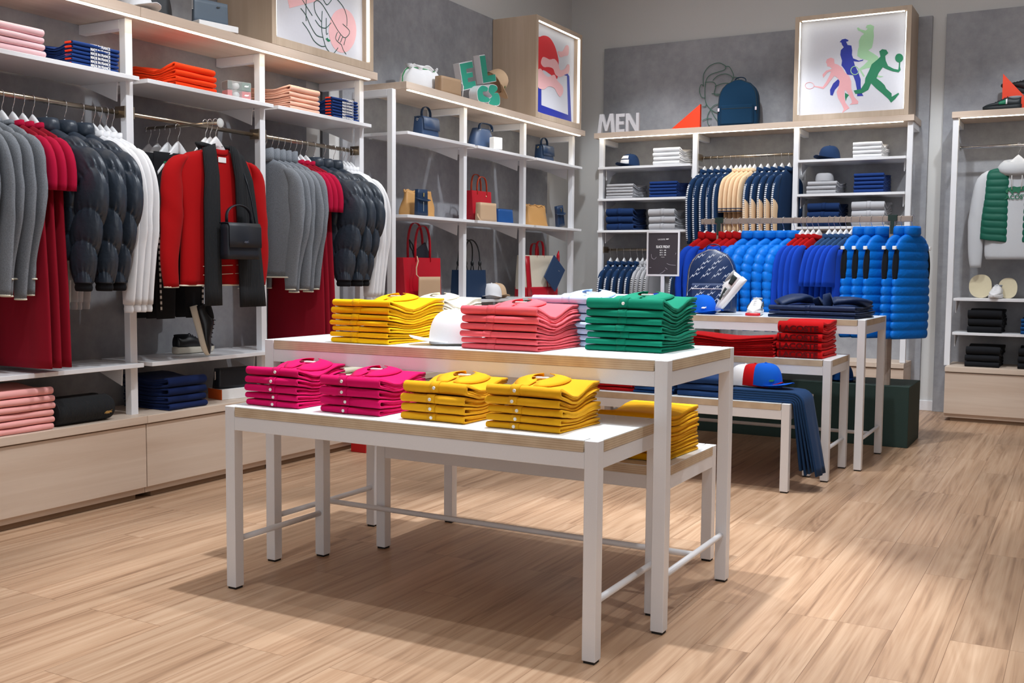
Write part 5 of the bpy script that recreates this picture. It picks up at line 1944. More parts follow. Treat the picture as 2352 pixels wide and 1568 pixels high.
tag(link('lens_case', MB().loft([[(.07 * f * cos(a), .05 * f * sin(a), z) for a in (2 * pi * k / 24 for k in range(24))] for f, z in ((.9, 0), (1, .01), (.95, .05), (.6, .075), (.2, .083))]).mesh('lens_case', BLKL)), 'rounded black case at the left end of the top shelf', 'case').location = (-4.42, 3.62, 2.5155)

# handbag of the red outfit
t = thing('crossbody_bag', 'black crossbody handbag with silver emblem over the red sweater', 'handbag', (-3.945, 4.135, 1.250), radians(90))
part('body', taper(.235, .075, .23, .065, .185, .006), BLKL, t)
g = [[(x, y, z) for x in (-.117, 0, .117)] for y, z in ((.03, .188), (0, .190), (-.032, .188), (-.0405, .17), (-.042, .10), (-.043, .062))]
part('flap', MB().sheet(g, .006), BLKL, t)
part('clasp', logo_mb(.034, Matrix.Translation((.0, -.0472, .09))), SILVER, t, 'silver emblem')
part('handle', flat_arc(MB(), -.095, .085, .19, .285, 0, .011, .0045), BLKL, t)
part('ring', MB().tube([(.122, .012 * cos(a), .15 + .016 * sin(a)) for a in (2 * pi * k / 16 for k in range(16))], .0028, 6, loop=True), SILVER, t, 'silver ring')
part('shoulder_strap', MB().tube([(.122, 0, .165), (.112, .004, .24), (.10, .012, .32), (.092, .030, .40), (.09, .055, .46)], .003, 8, .006), BLKL, t)

# cabinet tops
t = thing('rolled_scarf', 'rolled black ribbed scarf with gold emblem on the oak cabinet', 'scarf', (-4.36, 3.46, .438), radians(90))
RIBX = ribbed('black_ribbed_roll', '16181c', 'X', .007)
for i, (y, r_, x0, x1) in enumerate(((-.02, .070, -.195, .13), (.105, .066, -.16, .17))):
    mb = MB()
    prof = []
    rings = []
    for x, f in ((x0, .8), (x0 + .004, .96), (x0 + .02, 1), (x1 - .02, 1), (x1 - .004, .96), (x1, .85)):
        rings.append([(x, y + r_ * f * cos(a), r_ * .92 + r_ * .92 * f * sin(a) + (r_ * .92 * (1 - f) * 0)) for a in (2 * pi * k / 28 for k in range(28))])
    mb.loft(rings)
    part('roll', mb, RIBX, t)
    part('spiral_edge', MB().tube([(x1 + .0015, y + (.012 + (r_ - .018) * k / 40) * cos(k * .5), r_ * .92 + (.012 + (r_ - .018) * k / 40) * .92 * sin(k * .5)) for k in range(41)], .0022, 6), RIBX, t)
part('emblem', logo_mb(.045, Matrix.Translation((.085, -.086, .042)) @ Matrix.Rotation(radians(14), 4, 'X')), GOLD, t, 'pale gold emblem')
t = thing('toiletry_pouch', 'black zipped pouch on a white box on the oak cabinet', 'pouch', (-4.42, 4.58, .500), radians(78))
part('body', taper(.27, .09, .25, .07, .115, .012), BLKL, t)
part('zip_pull', MB().box(-.145, -.136, -.012, 0, .05, .10, .002), SILVER, t, 'metal zip pull')
t = thing('shoe_box', 'orange and white flat box under the black zipped pouch', 'box', (-4.42, 4.58, .4375), radians(78))
part('carton', MB().box(-.135, .15, -.07, .07, 0, .061, .002), PAPERW, t)
part('end_panel', MB().box(-.138, -.1352, -.069, .069, .001, .060), plain('orange_card', 'e2621c', .6), t, 'orange end')
tag(link('gift_box', MB().box(-.038, .038, -.05, .05, 0, .125, .002).mesh('gift_box', plain('red_card', 'b30a12', .5))), 'red box on the oak cabinet at the far end of the clothes bays', 'box').location = (-4.292, 5.745, .4375)
tag(link('floor_box', MB().box(-.06, .06, -.12, .12, 0, .085, .002).mesh('floor_box', plain('red_card', 'b30a12', .5))), 'red box on the floor at the end of the oak cabinets', 'box').location = (-4.16, 5.55, .0005)

# small clear boxes on the upper shelf
CLR = clear('clear_box_plastic', alpha=.28)
for i in range(2):
    t = thing('accessory_box', '%s clear box of rolled %s on the shelf by the orange sweaters' % (('lower', 'red'), ('upper', 'green'))[i], 'box', (-4.36, 4.555, 2.1705 + i * .051), radians(72))
    part('clear_case', MB().box(-.075, .075, -.035, .035, 0, .05, .002), CLR, t, 'clear plastic case')
    m = (plain('red_print_card', 'c81422', .6), plain('green_print_card', '0d5b48', .6))[i]
    part('card_insert', MB().box(.018, .072, -.033, .033, .002, .047), m, t)
    part('card_end', MB().box(-.073, -.045, -.033, .033, .002, .047), m if not i else plain('dark_green_card', '16332c', .6), t)
    part('emblem', logo_mb(.03, Matrix.Translation((.045, -.0365, .025))), WHITEPRINT, t, 'white emblem')
    part('rolled_belt', MB().tube([(-.014 + .0, -.028, .024), (-.014, .028, .024)], .018, 14), plain('silver_grey_card', 'b9babd', .5), t)


# ------------------------------------------------------------------ backpacks
def backpack(lab, loc, rz, w, d, h, mat, zipm, printm=None, pocket=True, rot=None):
    t = thing('backpack', lab, 'backpack', loc, rz, None, rot)

    def outline(u, k=1.0):
        # half width at height fraction u
        return w / 2 * k * (1 if u < .55 else max(.02, (1 - ((u - .55) / .45) ** 2.3)) ** .5) * (.96 + .04 * sin(pi * min(1, u / .55)))

    def arch(k, z1):
        pts = []
        for i in range(13):
            u = i / 12
            pts.append((outline(u, k), z1 * u * 1.0))
        return [(x, z) for x, z in pts] + [(-x, z) for x, z in pts[::-1]]

    mb = MB()
    rr = []
    for y, k in ((-d / 2 + .0, .86), (-d / 2 + .012, .95), (-d / 2 + .035, 1), (d / 2 - .03, 1), (d / 2 - .008, .95), (d / 2, .86)):
        rr.append([(x, y, h / 2 + (z - h / 2) * (.5 + .5 * k)) for x, z in arch(k, h)])
    mb.loft(rr)
    part('body', mb, mat, t)
    zp = []
    for i in range(3, 13):
        u = i / 12
        zp.append((outline(u, .93), -d / 2 + .010, h / 2 + (h * u * 1.0 - h / 2) * .965))
    path = zp + [(-x, y, z) for x, y, z in zp[::-1]]
    part('main_zip', MB().tube(path, .003, 6), zipm, t)
    if pocket:
        mb = MB()
        pw, phh = w * .80, h * .46
        mb.box(-pw / 2, pw / 2, -d / 2 - .03, -d / 2 + .005, .012, phh, .014)
        fp = part('front_pocket', mb, mat, t)
        part('pocket_zip', MB().box(-pw * .46, pw * .46, -d / 2 - .0325, -d / 2 - .029, phh * .80, phh * .825, .001), zipm, t)
    part('top_handle', flat_arc(MB(), -.05, .05, h - .01, h + .035, d * .3, .011, .004), mat, t)
    for s in (-1, 1):
        part('shoulder_strap', MB().tube([(s * .06, d / 2, h * .9), (s * .085, d / 2 + .03, h * .7), (s * .10, d / 2 + .03, h * .4), (s * .13, d / 2 + .01, h * .1)], .006, 8, .025), mat, t)
    if printm:
        mb, mbp = MB(), MB()
        zz = [(-.5, -.28), (-.2, .05), (-.14, -.06), (.12, .22), (.16, .08), (.5, .40), (.20, .20), (.16, .34), (-.10, .06), (-.16, .18)]
        gw = .080
        for r_ in range(11):
            for c in range(-5, 6):
                x0, z0 = c * .074 + (r_ % 2) * .037, .032 + r_ * .043
                if r_ and abs(z0 - h * .46) < .016 and pocket:
                    continue
                u = z0 / h
                if u > .90 or abs(x0) > outline(min(1, u + .05), .86) - .012:
                    continue
                inpk = pocket and z0 < h * .46 - .018 and abs(x0) < w * .40 - .02
                if pocket and not inpk and z0 < h * .46 + .018:
                    continue
                y = -d / 2 - .0306 if inpk else -d / 2 - .0006
                (mbp if inpk else mb).prism([(x0 + gw * p * 1.0, z0 + gw * q_ * 1.0) for p, q_ in zz], y - .0006, y + .0006)
        part('script_print', mb, printm, t, 'white slanted script print')
        if pocket:
            part('pocket_print', mbp, printm, fp, 'white slanted script print')
    return t


BPN = plain('navy_coated_canvas', '17305a', .35, bump=.08, bscale=200)
backpack('navy backpack with white slanted script on the tall rear table', (-2.30, 7.00, .923), radians(12), .345, .15, .435, BPN, CHROME, plain('script_white', 'c9cfdc', .5))
bp2 = backpack('plain dark teal backpack on the oak shelf over the men section', (-2.885, 9.44, 2.5155), radians(6), .375, .15, .425, fabric('teal_navy_nylon', '10344f', bump=.05), DKS)
for s in (-1, 1):
    part('side_tab', MB().box(s * .168 - .008, s * .168 + .008, -.084, -.079, .14, .17, .001), plain('striped_tab', 'e6d5dc', .6), bp2, 'small pale tab')
# ------------------------------------------------------------------ printed artwork, signs and lettering
PINK = [(0.257,0.497),(0.264,0.523),(0.299,0.534),(0.326,0.521),(0.33,0.481),(0.36,0.469),(0.395,0.441),(0.42,0.399),(0.46,0.362),(0.476,0.316),(0.478,0.257),(0.504,0.186),(0.54,0.144),(0.537,0.124),(0.468,0.122),(0.487,0.138),(0.481,0.168),(0.445,0.23),(0.425,0.251),(0.421,0.202),(0.433,0.141),(0.468,0.094),(0.43,0.072),(0.406,0.054),(0.42,0.088),(0.399,0.134),(0.368,0.186),(0.355,0.236),(0.37,0.275),(0.379,0.324),(0.363,0.354),(0.333,0.377),(0.304,0.344),(0.271,0.297),(0.242,0.272),(0.161,0.298),(0.156,0.306),(0.237,0.29),(0.265,0.332),(0.293,0.385),(0.302,0.419),(0.273,0.411),(0.239,0.366),(0.231,0.395),(0.262,0.427),(0.311,0.438),(0.291,0.459),(0.271,0.461),(0.265,0.486)]
PINKR = [(0.161,0.307),(0.159,0.297),(0.151,0.288),(0.138,0.283),(0.124,0.282),(0.109,0.285),(0.096,0.292),(0.088,0.302),(0.084,0.313),(0.087,0.324),(0.095,0.332),(0.107,0.337),(0.122,0.338),(0.137,0.335),(0.149,0.328),(0.158,0.318)]
BLUE = [(0.368,0.66),(0.387,0.68),(0.416,0.683),(0.443,0.668),(0.437,0.659),(0.422,0.658),(0.435,0.629),(0.467,0.621),(0.475,0.581),(0.474,0.542),(0.485,0.512),(0.534,0.488),(0.57,0.495),(0.567,0.485),(0.529,0.479),(0.49,0.487),(0.501,0.452),(0.532,0.39),(0.553,0.33),(0.555,0.271),(0.566,0.211),(0.581,0.188),(0.528,0.189),(0.527,0.233),(0.51,0.313),(0.489,0.369),(0.44,0.378),(0.42,0.419),(0.389,0.461),(0.393,0.5),(0.377,0.551),(0.38,0.59),(0.404,0.613),(0.389,0.634),(0.383,0.654)]
BLUE2 = [(0.363,0.345),(0.378,0.333),(0.375,0.294),(0.341,0.257),(0.323,0.209),(0.303,0.215),(0.299,0.26),(0.325,0.313)]
LG = [(0.508,0.764),(0.52,0.768),(0.54,0.749),(0.583,0.735),(0.597,0.75),(0.581,0.759),(0.591,0.78),(0.62,0.782),(0.649,0.764),(0.645,0.726),(0.65,0.682),(0.644,0.624),(0.636,0.586),(0.608,0.567),(0.647,0.541),(0.69,0.508),(0.696,0.484),(0.659,0.438),(0.65,0.419),(0.603,0.419),(0.555,0.408),(0.586,0.356),(0.576,0.347),(0.551,0.389),(0.536,0.419),(0.573,0.445),(0.61,0.481),(0.581,0.494),(0.547,0.506),(0.518,0.529),(0.521,0.577),(0.53,0.606),(0.528,0.655),(0.546,0.692),(0.57,0.709),(0.536,0.734),(0.518,0.742)]
LGR = [(0.535,0.405),(0.533,0.391),(0.526,0.38),(0.516,0.374),(0.504,0.372),(0.491,0.376),(0.48,0.384),(0.472,0.396),(0.469,0.41),(0.472,0.423),(0.478,0.434),(0.489,0.441),(0.501,0.443),(0.514,0.439),(0.525,0.43),(0.532,0.418)]
LG2 = [(0.681,0.358),(0.71,0.346),(0.74,0.339),(0.71,0.332),(0.681,0.339)]
DG = [(0.698,0.551),(0.721,0.567),(0.755,0.558),(0.771,0.53),(0.756,0.517),(0.747,0.508),(0.753,0.469),(0.773,0.424),(0.821,0.395),(0.856,0.385),(0.859,0.412),(0.86,0.445),(0.87,0.444),(0.869,0.411),(0.875,0.381),(0.859,0.363),(0.812,0.375),(0.755,0.401),(0.731,0.417),(0.699,0.372),(0.682,0.329),(0.721,0.297),(0.75,0.266),(0.765,0.235),(0.809,0.193),(0.81,0.164),(0.864,0.194),(0.869,0.184),(0.838,0.143),(0.806,0.116),(0.787,0.146),(0.733,0.199),(0.685,0.241),(0.64,0.289),(0.618,0.236),(0.566,0.211),(0.513,0.21),(0.498,0.24),(0.556,0.246),(0.588,0.298),(0.591,0.336),(0.618,0.393),(0.64,0.449),(0.686,0.484),(0.709,0.507)]
DGR = [(0.892,0.479),(0.891,0.466),(0.885,0.456),(0.877,0.449),(0.866,0.445),(0.855,0.446),(0.844,0.451),(0.835,0.46),(0.829,0.472),(0.827,0.485),(0.829,0.497),(0.834,0.507),(0.842,0.515),(0.853,0.518),(0.864,0.517),(0.875,0.512),(0.884,0.503),(0.89,0.492)]
DG2 = [(0.426,0.226),(0.46,0.204),(0.442,0.18),(0.435,0.153),(0.427,0.191)]
SUN = [(0.141,0.428),(0.135,0.682),(0.189,0.723),(0.278,0.75),(0.38,0.747),(0.474,0.696),(0.535,0.619),(0.556,0.554),(0.529,0.414),(0.4,0.43),(0.263,0.448)]
W1 = [(0.206,0.499),(0.238,0.555),(0.305,0.562),(0.374,0.559),(0.466,0.58),(0.537,0.556),(0.586,0.502),(0.681,0.529),(0.729,0.574),(0.778,0.577),(0.767,0.511),(0.683,0.476),(0.587,0.44),(0.492,0.445),(0.445,0.489),(0.352,0.489),(0.262,0.474)]
W2 = [(0.141,0.418),(0.207,0.449),(0.263,0.418),(0.354,0.402),(0.469,0.441),(0.529,0.399),(0.637,0.363),(0.651,0.313),(0.592,0.262),(0.532,0.284),(0.472,0.322),(0.356,0.32),(0.267,0.281),(0.144,0.288)]
W3 = [(0.534,0.66),(0.629,0.677),(0.7,0.743),(0.761,0.744),(0.751,0.668),(0.678,0.644),(0.583,0.617)]
SQ = [(0.15,0.329),(0.221,0.33),(0.225,0.137),(0.766,0.121),(0.732,0.473),(0.634,0.468),(0.706,0.512),(0.781,0.476),(0.838,0.05),(0.155,0.072)]
P1 = [(0.201,0.332),(0.226,0.258),(0.54,0.38),(0.54,0.42)]
P2 = [(0.883,0.256),(0.88,0.225),(0.87,0.195),(0.855,0.166),(0.834,0.14),(0.81,0.117),(0.782,0.1),(0.752,0.089),(0.723,0.083),(0.694,0.084),(0.667,0.091),(0.643,0.104),(0.624,0.122),(0.61,0.145),(0.601,0.171),(0.598,0.199),(0.602,0.228),(0.611,0.258),(0.625,0.286),(0.645,0.312),(0.668,0.334),(0.695,0.351),(0.724,0.364),(0.754,0.37),(0.783,0.37),(0.811,0.364),(0.835,0.352),(0.855,0.334),(0.871,0.311),(0.88,0.285)]
LEAF = [(0.567,0.143),(0.584,0.152),(0.59,0.144),(0.613,0.141),(0.601,0.129),(0.581,0.131)]
FACE = [[(0.328,0.28),(0.376,0.248),(0.42,0.193),(0.476,0.147),(0.538,0.145)],[(0.343,0.199),(0.398,0.16),(0.453,0.107),(0.52,0.087),(0.566,0.096)],[(0.455,0.343),(0.488,0.362),(0.539,0.344),(0.626,0.272),(0.696,0.212),(0.762,0.185),(0.811,0.235),(0.738,0.269)],[(0.455,0.343),(0.465,0.288),(0.522,0.239)],[(0.533,0.307),(0.527,0.193),(0.549,0.125),(0.578,0.08),(0.636,0.061),(0.69,0.108)],[(0.344,0.333),(0.399,0.288),(0.437,0.258)],[(0.465,0.238),(0.51,0.208),(0.567,0.209),(0.62,0.252)],[(0.573,0.272),(0.573,0.177),(0.588,0.18)],[(0.684,0.206),(0.666,0.159),(0.726,0.133)],[(0.714,0.194),(0.69,0.152)],[(0.738,0.187),(0.714,0.146)],[(0.768,0.186),(0.75,0.137)],[(0.726,0.133),(0.744,0.103),(0.774,0.082)],[(0.668,0.42),(0.745,0.378),(0.781,0.319),(0.781,0.263)],[(0.383,0.363),(0.377,0.298),(0.378,0.213)],[(0.54,0.384),(0.58,0.356),(0.626,0.396)]]
WIRE = [[(0.042,0.433),(0.04,0.54),(0.079,0.604),(0.129,0.633),(0.189,0.641),(0.24,0.617),(0.255,0.599),(0.241,0.571),(0.181,0.557),(0.111,0.539),(0.071,0.499),(0.058,0.413),(0.06,0.335),(0.071,0.276),(0.119,0.215),(0.19,0.177),(0.24,0.197)],[(0.255,0.603),(0.29,0.596),(0.321,0.546),(0.332,0.497),(0.294,0.424)],[(0.057,0.471),(0.133,0.467),(0.164,0.434),(0.15,0.367),(0.166,0.342),(0.227,0.338)],[(0.042,0.443),(0.016,0.45),(0.004,0.397),(0.024,0.338),(0.06,0.325)],[(0.332,0.497),(0.372,0.489),(0.403,0.444)],[(0.133,0.484),(0.182,0.523),(0.252,0.534),(0.312,0.508),(0.328,0.478)],[(0.125,0.359),(0.216,0.348)],[(0.154,0.425),(0.234,0.447),(0.314,0.441)],[(0.119,0.215),(0.089,0.159),(0.091,0.091),(0.112,0.056)],[(0.119,0.215),(0.15,0.155),(0.202,0.084)],[(0.039,0.113),(0.08,0.13),(0.131,0.127)],[(0.228,0.265),(0.158,0.251),(0.118,0.22)],[(0.036,0.245),(0.067,0.247),(0.076,0.276)]]
AP, AB, AL, AG = plain('art_pink', 'e8a9ae', .6), plain('art_blue', '1e2f9e', .6), plain('art_light_green', 'a3cfa4', .6), plain('art_green', '0d7a52', .6)
blob('pink_player', PINK, LB3, AP, y=.0628)
blob('blue_player', BLUE, LB3, AB, y=.0636)
blob('blue_player_leg', BLUE2, LB3, AB, y=.0636)
blob('pale_green_player', LG, LB3, AL, y=.0636)
blob('pale_green_foot', LG2, LB3, AL, y=.0636)
blob('green_player', DG, LB3, AG, y=.0620)
blob('green_racket', DGR, LB3, AG, y=.0620)
blob('green_shoe', DG2, LB3, AG, y=.0636)
part('racket_ring', MB().tube([(x, .0615, z) for x, z in LGR], .0008, 6, .004, up=(0, 1, 0), loop=True), AL, LB3)
part('racket_ring', MB().tube([(x, .0625, z) for x, z in PINKR], .0008, 6, .0025, up=(0, 1, 0), loop=True), AP, LB3)
AR, APK = plain('art_red', 'd92631', .6), plain('art_pale_pink', 'efb9bb', .6)
blob('red_sun', smooth_poly(SUN, 3), LB2, AR, y=.0636)
blob('blue_square', SQ, LB2, AB, y=.0638)
blob('pink_wave', smooth_poly(W1, 3), LB2, APK, y=.0622)
blob('pink_wave', smooth_poly(W2, 3), LB2, APK, y=.0622)
blob('pale_wave', smooth_poly(W3, 3), LB2, APK, y=.0630)
blob('pink_band', P1, LB1, APK, y=.0636)
blob('pink_circle', P2, LB1, APK, y=.0636)
blob('green_mark', LEAF, LB1, AG, y=.0620)
lines('line_face', FACE, LB1, plain('art_dark_green_line', '1f5148', .6))

t = thing('wire_face', 'thin green wire outline of a face on the concrete wall', 'wire sculpture', (-3.338, 9.655, 2.515))
lines('wire', WIRE, t, plain('green_wire', '3c6a58', .4), .0035, -.010)
SIGNW = plain('sign_white', 'd6d3d6', .4)
for ch, x, w_, h_ in (('M', -4.145, .185, .185), ('E', -4.0, .092, .178), ('N', -3.876, .135, .176)):
    t = thing('sign_letter', 'white standing letter %s at the left end of the men shelf' % ch, 'letter', (x, 9.32, 2.5152), 0, 'white MEN letters')
    poly = {'M': [(0, 0), (.2, 0), (.27, .66), (.44, .12), (.56, .12), (.73, .66), (.8, 0), (1, 0), (.88, 1), (.68, 1), (.5, .42), (.32, 1), (.12, 1)],
            'E': [(0, 0), (1, 0), (1, .17), (.36, .17), (.36, .42), (.9, .42), (.9, .59), (.36, .59), (.36, .83), (1, .83), (1, 1), (0, 1)],
            'N': [(0, 0), (.22, 0), (.22, .66), (.74, 0), (1, 0), (1, 1), (.78, 1), (.78, .34), (.26, 1), (0, 1)]}[ch]
    part('letter_body', MB().prism([((px_ - .5) * w_, pz_ * h_) for px_, pz_ in poly], -.015, .015), SIGNW, t)
ORC = plain('orange_red_board', 'f03c04', .5)
tag(link('display_triangle', MB().prism([(-.15, 0), (.147, 0), (.147, .228)], -.02, .02).mesh('display_triangle', ORC)), 'orange red triangle between the white letters and teal backpack', 'triangle').location = (-3.38, 9.40, 2.5152)
tag(link('display_triangle', MB().prism([(0, 0), (.26, 0), (0, .305)], -.02, .02).mesh('display_triangle', ORC)), 'orange red triangle behind the dark sneaker at right', 'triangle').location = (-.695, 9.44, 2.5152)

# the sign on the tall rear table
t = thing('sign_stand', 'dark sale sign in a white frame on a pole on the rear table', 'sign', (-2.664, 7.0, .9222), radians(4))
part('base_plate', MB().box(-.07, .07, -.05, .05, 0, .006, .001), WHITE, t)
part('pole', MB().box(-.0125, .0125, -.006, .006, .006, .25, .001), WHITE, t)
mb = MB()
w, z0, z1, b = .120, .245, .563, .012
mb.box(-w, -w + b, -.007, .007, z0, z1, .001).box(w - b, w, -.007, .007, z0, z1, .001).box(-w + b, w - b, -.007, .007, z0, z0 + b, .001).box(-w + b, w - b, -.007, .007, z1 - b, z1, .001)
part('frame', mb, WHITE, t)
part('poster', MB().box(-w + b, w - b, -.003, .003, z0 + b, z1 - b), plain('charcoal_poster', '3d383e', .5), t, 'dark grey poster')
for s_, size, z, wd, bold in (('LACOSTE', .014, .500, .052, 0), ('BLACK FRIDAY', .026, .444, .100, .0006), ('BUY 2   -20%', .011, .424, .046, .0002), ('BUY 3   -30%', .011, .408, .046, .0002), ('BUY 4   -40%', .011, .392, .046, .0002), ('in stores', .007, .378, .024, 0)):
    o = part('poster_lettering', text_mesh(s_, size, WHITEPRINT, .0004, bold, wd), None, t, 'white lettering')
    o.location = (-.012 if s_ == 'LACOSTE' else 0, -.0036, z)
part('poster_emblem', logo_mb(.022, Matrix.Translation((.031, -.0036, .506))), WHITEPRINT, t, 'white emblem')
lines('poster_streaks', [[(-.085, .40), (-.08, .372), (-.06, .366), (-.048, .38)], [(.03, .335), (.055, .325), (.095, .322)], [(-.02, .262), (.0, .272), (.018, .288)], [(.02, .305), (.035, .292)], [(-.10, .305), (-.085, .305)], [(.09, .395), (.095, .41)]], t, plain('poster_grey_streak', '9d98a0', .6), .0015, -.0036)

# ------------------------------------------------------------------ trousers and jackets on the rear tables
pile('trousers', 'trousers', 'red folded trousers', 'of the pile left of the red towels', (-1.615, 6.20, .7055), R90, .24, .60, [.019, .019, .020, .020, .022, .028], F('red_jersey', 'c40008'), 'red trousers on the middle rear table', seed=61, sag=.22, inner=1)
DEN2 = F('petrol_cotton_twill', '1a3b64', var=.15)
for i in range(5):
    t = thing('trousers', 'dark blue trousers draped over the table end, %s of the layers' % from_top(i, 5), 'trousers', (-1.403, 5.675, .4915), 0, 'draped trousers on the low rear table')
    zl = .0075 + .0125 * i
    o_ = .006 + .0125 * i
    path = [(-.345 + .012 * (i % 2), zl), (-.30, zl), (-.2, zl), (-.1, zl), (-.02, zl)]
    for k in range(1, 6):
        a = pi / 2 * k / 5
        path.append((-.004 + o_ * sin(a) + .012 * sin(a), zl - (o_ + .012) * (1 - cos(a)) * .9))
    xe, ze = path[-1]
    n = 9
    low = -.375 - .012 * ((i * 2) % 3)
    for k in range(1, n + 1):
        u = k / n
        path.append((xe + .022 * u * (i + 1) / 2 + .02 * u, ze + (low - ze) * u))
    g = []
    wdt = .235
    for j, (x, z) in enumerate(path):
        hang_ = max(0, (j - 9) / n)
        row = []
        for k in range(11):
            v = k / 10
            y = v * wdt * (1 - .22 * hang_) + .05 * hang_
            wob = .006 * hang_ * sin(9 * v + i)
            row.append((x + wob, y, z - .012 * hang_ * v * (1 if i % 2 else .6)))
        g.append(row)
    part('legs', MB().sheet(g, .0105), DEN2, t)
NYL = fabric('navy_padded_nylon', '1c2d50', rough=.5, bump=.1, big=.9)
jk = pile('jacket', 'jacket', 'navy padded folded jacket', 'of the pile on the tall rear table', (-1.515, 6.55, .9225), radians(-4), .54, .40, [.022, .022, .036], NYL, 'navy padded jackets on the tall rear table', plk=-.02, seed=62, sag=.1, button=False, top=False)
mb = MB()
limb(mb, [(-.02, .16, .044, .04, .016), (.08, .15, .060, .052, .024), (.20, .19, .062, .056, .026), (.28, .27, .045, .05, .020)], 18, 18, wrinkle(5, .12))
part('folded_sleeve', mb, NYL, jk[-1])
mb = MB()
limb(mb, [(-.25, .12, .040, .045, .016), (-.20, .17, .062, .055, .026), (-.14, .24, .072, .06, .03), (-.10, .32, .055, .05, .02)], 18, 18, wrinkle(9, .14))
part('collar', mb, NYL, jk[-1])

# ------------------------------------------------------------------ green vest outfit in the right bay
hx, hy, hz = -.557, 9.42, 2.24
t = thing('hanging_hoodie', 'light grey hooded sweatshirt with green print under a green vest', 'hoodie', (hx, hy, hz))
HOOD = fabric('pale_grey_marl', 'c4c6ca', var=.1)
mb = MB()
torso(mb, [(-.150, .075, .026), (-.170, .12, .034), (-.20, .175, .040), (-.24, .20, .043), (-.35, .21, .046), (-.6, .222, .048), (-.86, .225, .046), (-.92, .21, .042)], fold=.008, ph=.4, m=26)
part('torso', mb, HOOD, t)
for s_ in (1, -1):
    mb = MB()
    limb(mb, [(s_ * .165, 0, -.235, .046, .034), (s_ * .21, 0, -.26, .066, .040), (s_ * .25, 0, -.33, .074, .042), (s_ * .285, 0, -.58, .066, .040), (s_ * .292, 0, -.86, .056, .036), (s_ * .288, 0, -.99, .042, .030)], 26, 18, wrinkle(4 + s_, .09))
    part('sleeve', mb, HOOD, t)
mb = MB()
for z, a_ in ():
    pass
mb.loft([[(.115 * f * cos(a), .062 * f * sin(a) - .012, z - .035 * (1 - sin(a)) * .5) for a in (2 * pi * k / 26 for k in range(26))] for f, z in ((1.0, -.215), (1.28, -.185), (1.30, -.155), (1.12, -.125), (.92, -.105), (.78, -.105), (.6, -.15))])
part('hood', mb, HOOD, t)
for s_ in (-1, 1):
    part('drawcord', MB().tube([(s_ * .035, -.075, -.19), (s_ * .038, -.068, -.26), (s_ * .034, -.062, -.36)], .0035, 8), PAPERW, t, 'white cord')
GRNP = plain('green_print', '14694a', .6)
o = part('print_lettering', text_mesh('LACOSTE', .05, GRNP, .0006, .0012, .20), None, t, 'green lettering on the chest')
o.location = (0, -.0565, -.435)
part('print_emblem', logo_mb(.16, Matrix.Translation((0, -.0565, -.365))), GRNP, t, 'green emblem on the chest')
part('neck_label', MB().box(-.025, .025, -.048, -.045, -.185, -.165), GRNP, t, 'green label')
hanger('white hanger of the hoodie and green vest in the right bay', (hx, hy, hz), 0, 'white hangers on the rails')
t = thing('hanging_vest', 'dark green quilted vest worn open over the grey hoodie', 'vest', (hx, hy, hz))
for s_ in (-1, 1):
    mb = MB()
    P = resample([(s_ * .10, 0, -.178, .04, .030), (s_ * .135, 0, -.20, .075, .045), (s_ * .14, 0, -.26, .095, .058), (s_ * .142, 0, -.42, .098, .062), (s_ * .15, 0, -.6, .108, .066), (s_ * .152, 0, -.77, .112, .064)], 96)
    f = puff(11, .16, .12)
    rr = []
    for i, (x, y, z, hw, hd) in enumerate(P):
        rr.append([(x + hw * sp(cos(a), .6), hd * sp(sin(a), .6) * f(i / 95, a), z + .018 * s_ * (cos(a)) * (i / 95)) for a in (2 * pi * k / 30 for k in range(30))])
    mb.loft(rr)
    part('front_panel', mb, GPUF, t)
# ------------------------------------------------------------------ light
def spot(name, loc, target, power, size=50, blend=.25, col=(1, .97, .93), r=.05):
    l = bpy.data.lights.new(name, 'SPOT')
    l.energy, l.spot_size, l.spot_blend, l.color, l.shadow_soft_size = power, radians(size), blend, col, r
    o = bpy.data.objects.new(name, l)
    COL.objects.link(o)
    o.location = loc
    o.rotation_euler = (Vector(target) - Vector(loc)).to_track_quat('-Z', 'Y').to_euler()
    return o


def area(name, loc, sx, sy, power, col=(1, 1, 1), rot=(0, 0, 0)):
    l = bpy.data.lights.new(name, 'AREA')
    l.shape, l.size, l.size_y, l.energy, l.color = 'RECTANGLE', sx, sy, power, col
    o = bpy.data.objects.new(name, l)
    COL.objects.link(o)
    o.location, o.rotation_euler = loc, rot
    return o


COOL = (.90, .95, 1)
NEUT = (.95, .975, 1)
# unseen area lights added under the ceiling for soft ambient fill
area('ceiling_ambient_fill', (-1.2, 2.2, 4.25), 4.5, 4.5, 50, NEUT)
area('ceiling_ambient_fill', (-1.6, 6.8, 4.25), 4.5, 3.5, 50, NEUT)
# cool fill light added behind the camera to brighten front faces
area('front_fill_light', (.8, -3.9, 2.0), 5.5, 3.2, 80, COOL, (radians(90), 0, 0))
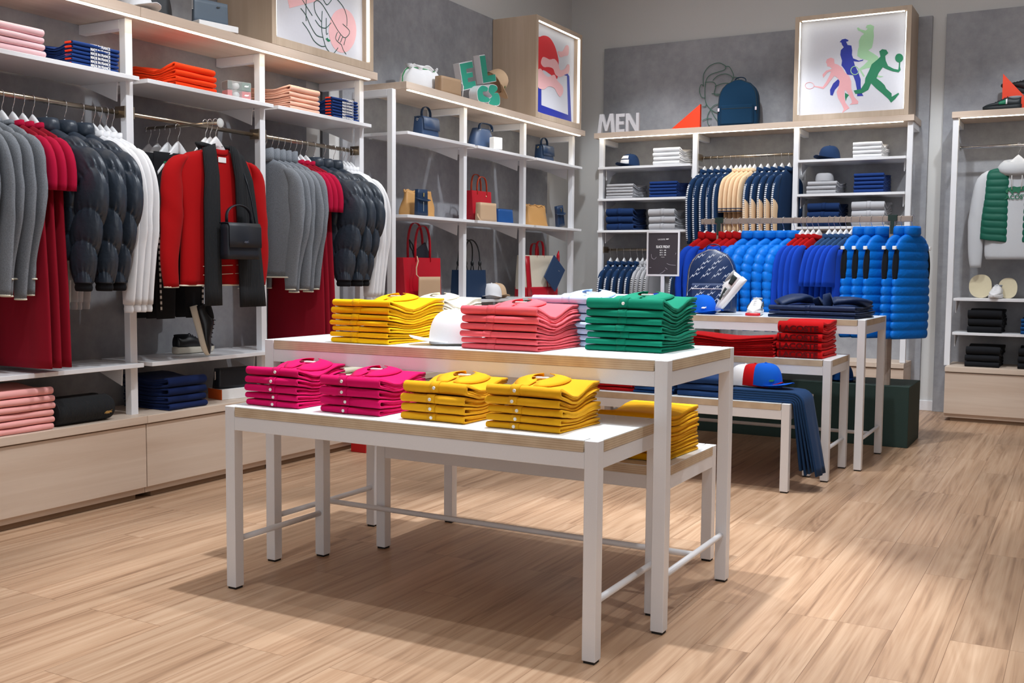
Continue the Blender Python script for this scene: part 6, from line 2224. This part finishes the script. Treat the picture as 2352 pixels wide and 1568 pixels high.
# track spots over the tables
spot('track_spot', (-1.9, 3.45, 4.1), (-1.95, 3.25, .7), 520, 52, .3, COOL)
spot('track_spot', (-1.0, 4.2, 4.1), (-1.5, 3.5, .7), 190, 46, .3, COOL)
spot('track_spot', (-1.3, 5.6, 4.1), (-1.7, 6.2, .8), 250, 56, .4, COOL)
spot('track_spot', (-.6, 5.2, 4.1), (-.8, 5.0, 0), 170, 50, .4, NEUT)
spot('track_spot', (-2.4, 4.6, 4.1), (-1.7, 4.5, 0), 230, 40, .4, NEUT)
spot('track_spot', (0, 3.0, 4.1), (-.5, 2.6, 0), 130, 60, .5, NEUT)
spot('track_spot', (-2.8, 2.2, 4.1), (-3.0, 2.0, 0), 130, 60, .5, NEUT)
spot('track_spot', (-1.6, 6.2, 4.1), (-1.7, 7.5, 1.1), 240, 50, .4, COOL)
# wall washers
for y in (2.9, 4.2, 5.5, 6.7, 8.1):
    spot('track_spot', (-2.3, y - .3, 4.1), (-4.35, y, 1.3), 150, 52, .45, COOL)
for x in (-3.7, -2.8, -1.8, -.5):
    spot('track_spot', (x + .3, 7.2, 4.1), (x, 9.4, 1.5), 140, 52, .45, COOL)

w = bpy.data.worlds.new('world')
SC.world = w
w.use_nodes = True
w.node_tree.nodes['Background'].inputs['Color'].default_value = (.8, .85, .9, 1)
w.node_tree.nodes['Background'].inputs['Strength'].default_value = .1

# ------------------------------------------------------------------ camera
cd = bpy.data.cameras.new('camera')
cam = bpy.data.objects.new('camera', cd)
COL.objects.link(cam)
yaw, pitch, roll = radians(29.01935), radians(4.06799), radians(-.49290)
f = Vector((-sin(yaw) * cos(pitch), cos(yaw) * cos(pitch), -sin(pitch)))
r0 = Vector((cos(yaw), sin(yaw), 0))
d0 = f.cross(r0)
r = r0 * cos(roll) + d0 * sin(roll)
d = -r0 * sin(roll) + d0 * cos(roll)
cam.matrix_world = Matrix(((r.x, -d.x, -f.x, 0), (r.y, -d.y, -f.y, 0), (r.z, -d.z, -f.z, 1.22), (0, 0, 0, 1)))
cd.sensor_fit = 'HORIZONTAL'
cd.sensor_width = 36
cd.lens = 2391.4 / 2352 * 36
cd.clip_start = .05
SC.camera = cam
vs = SC.view_settings
SC.display_settings.display_device = 'sRGB'
vs.view_transform, vs.look, vs.exposure, vs.gamma = 'Standard', 'None', 0.08, 1.0
vs.use_curve_mapping = False
SC.cycles.use_denoising = True
SC.cycles.max_bounces = 6
SC.cycles.sample_clamp_indirect = 6
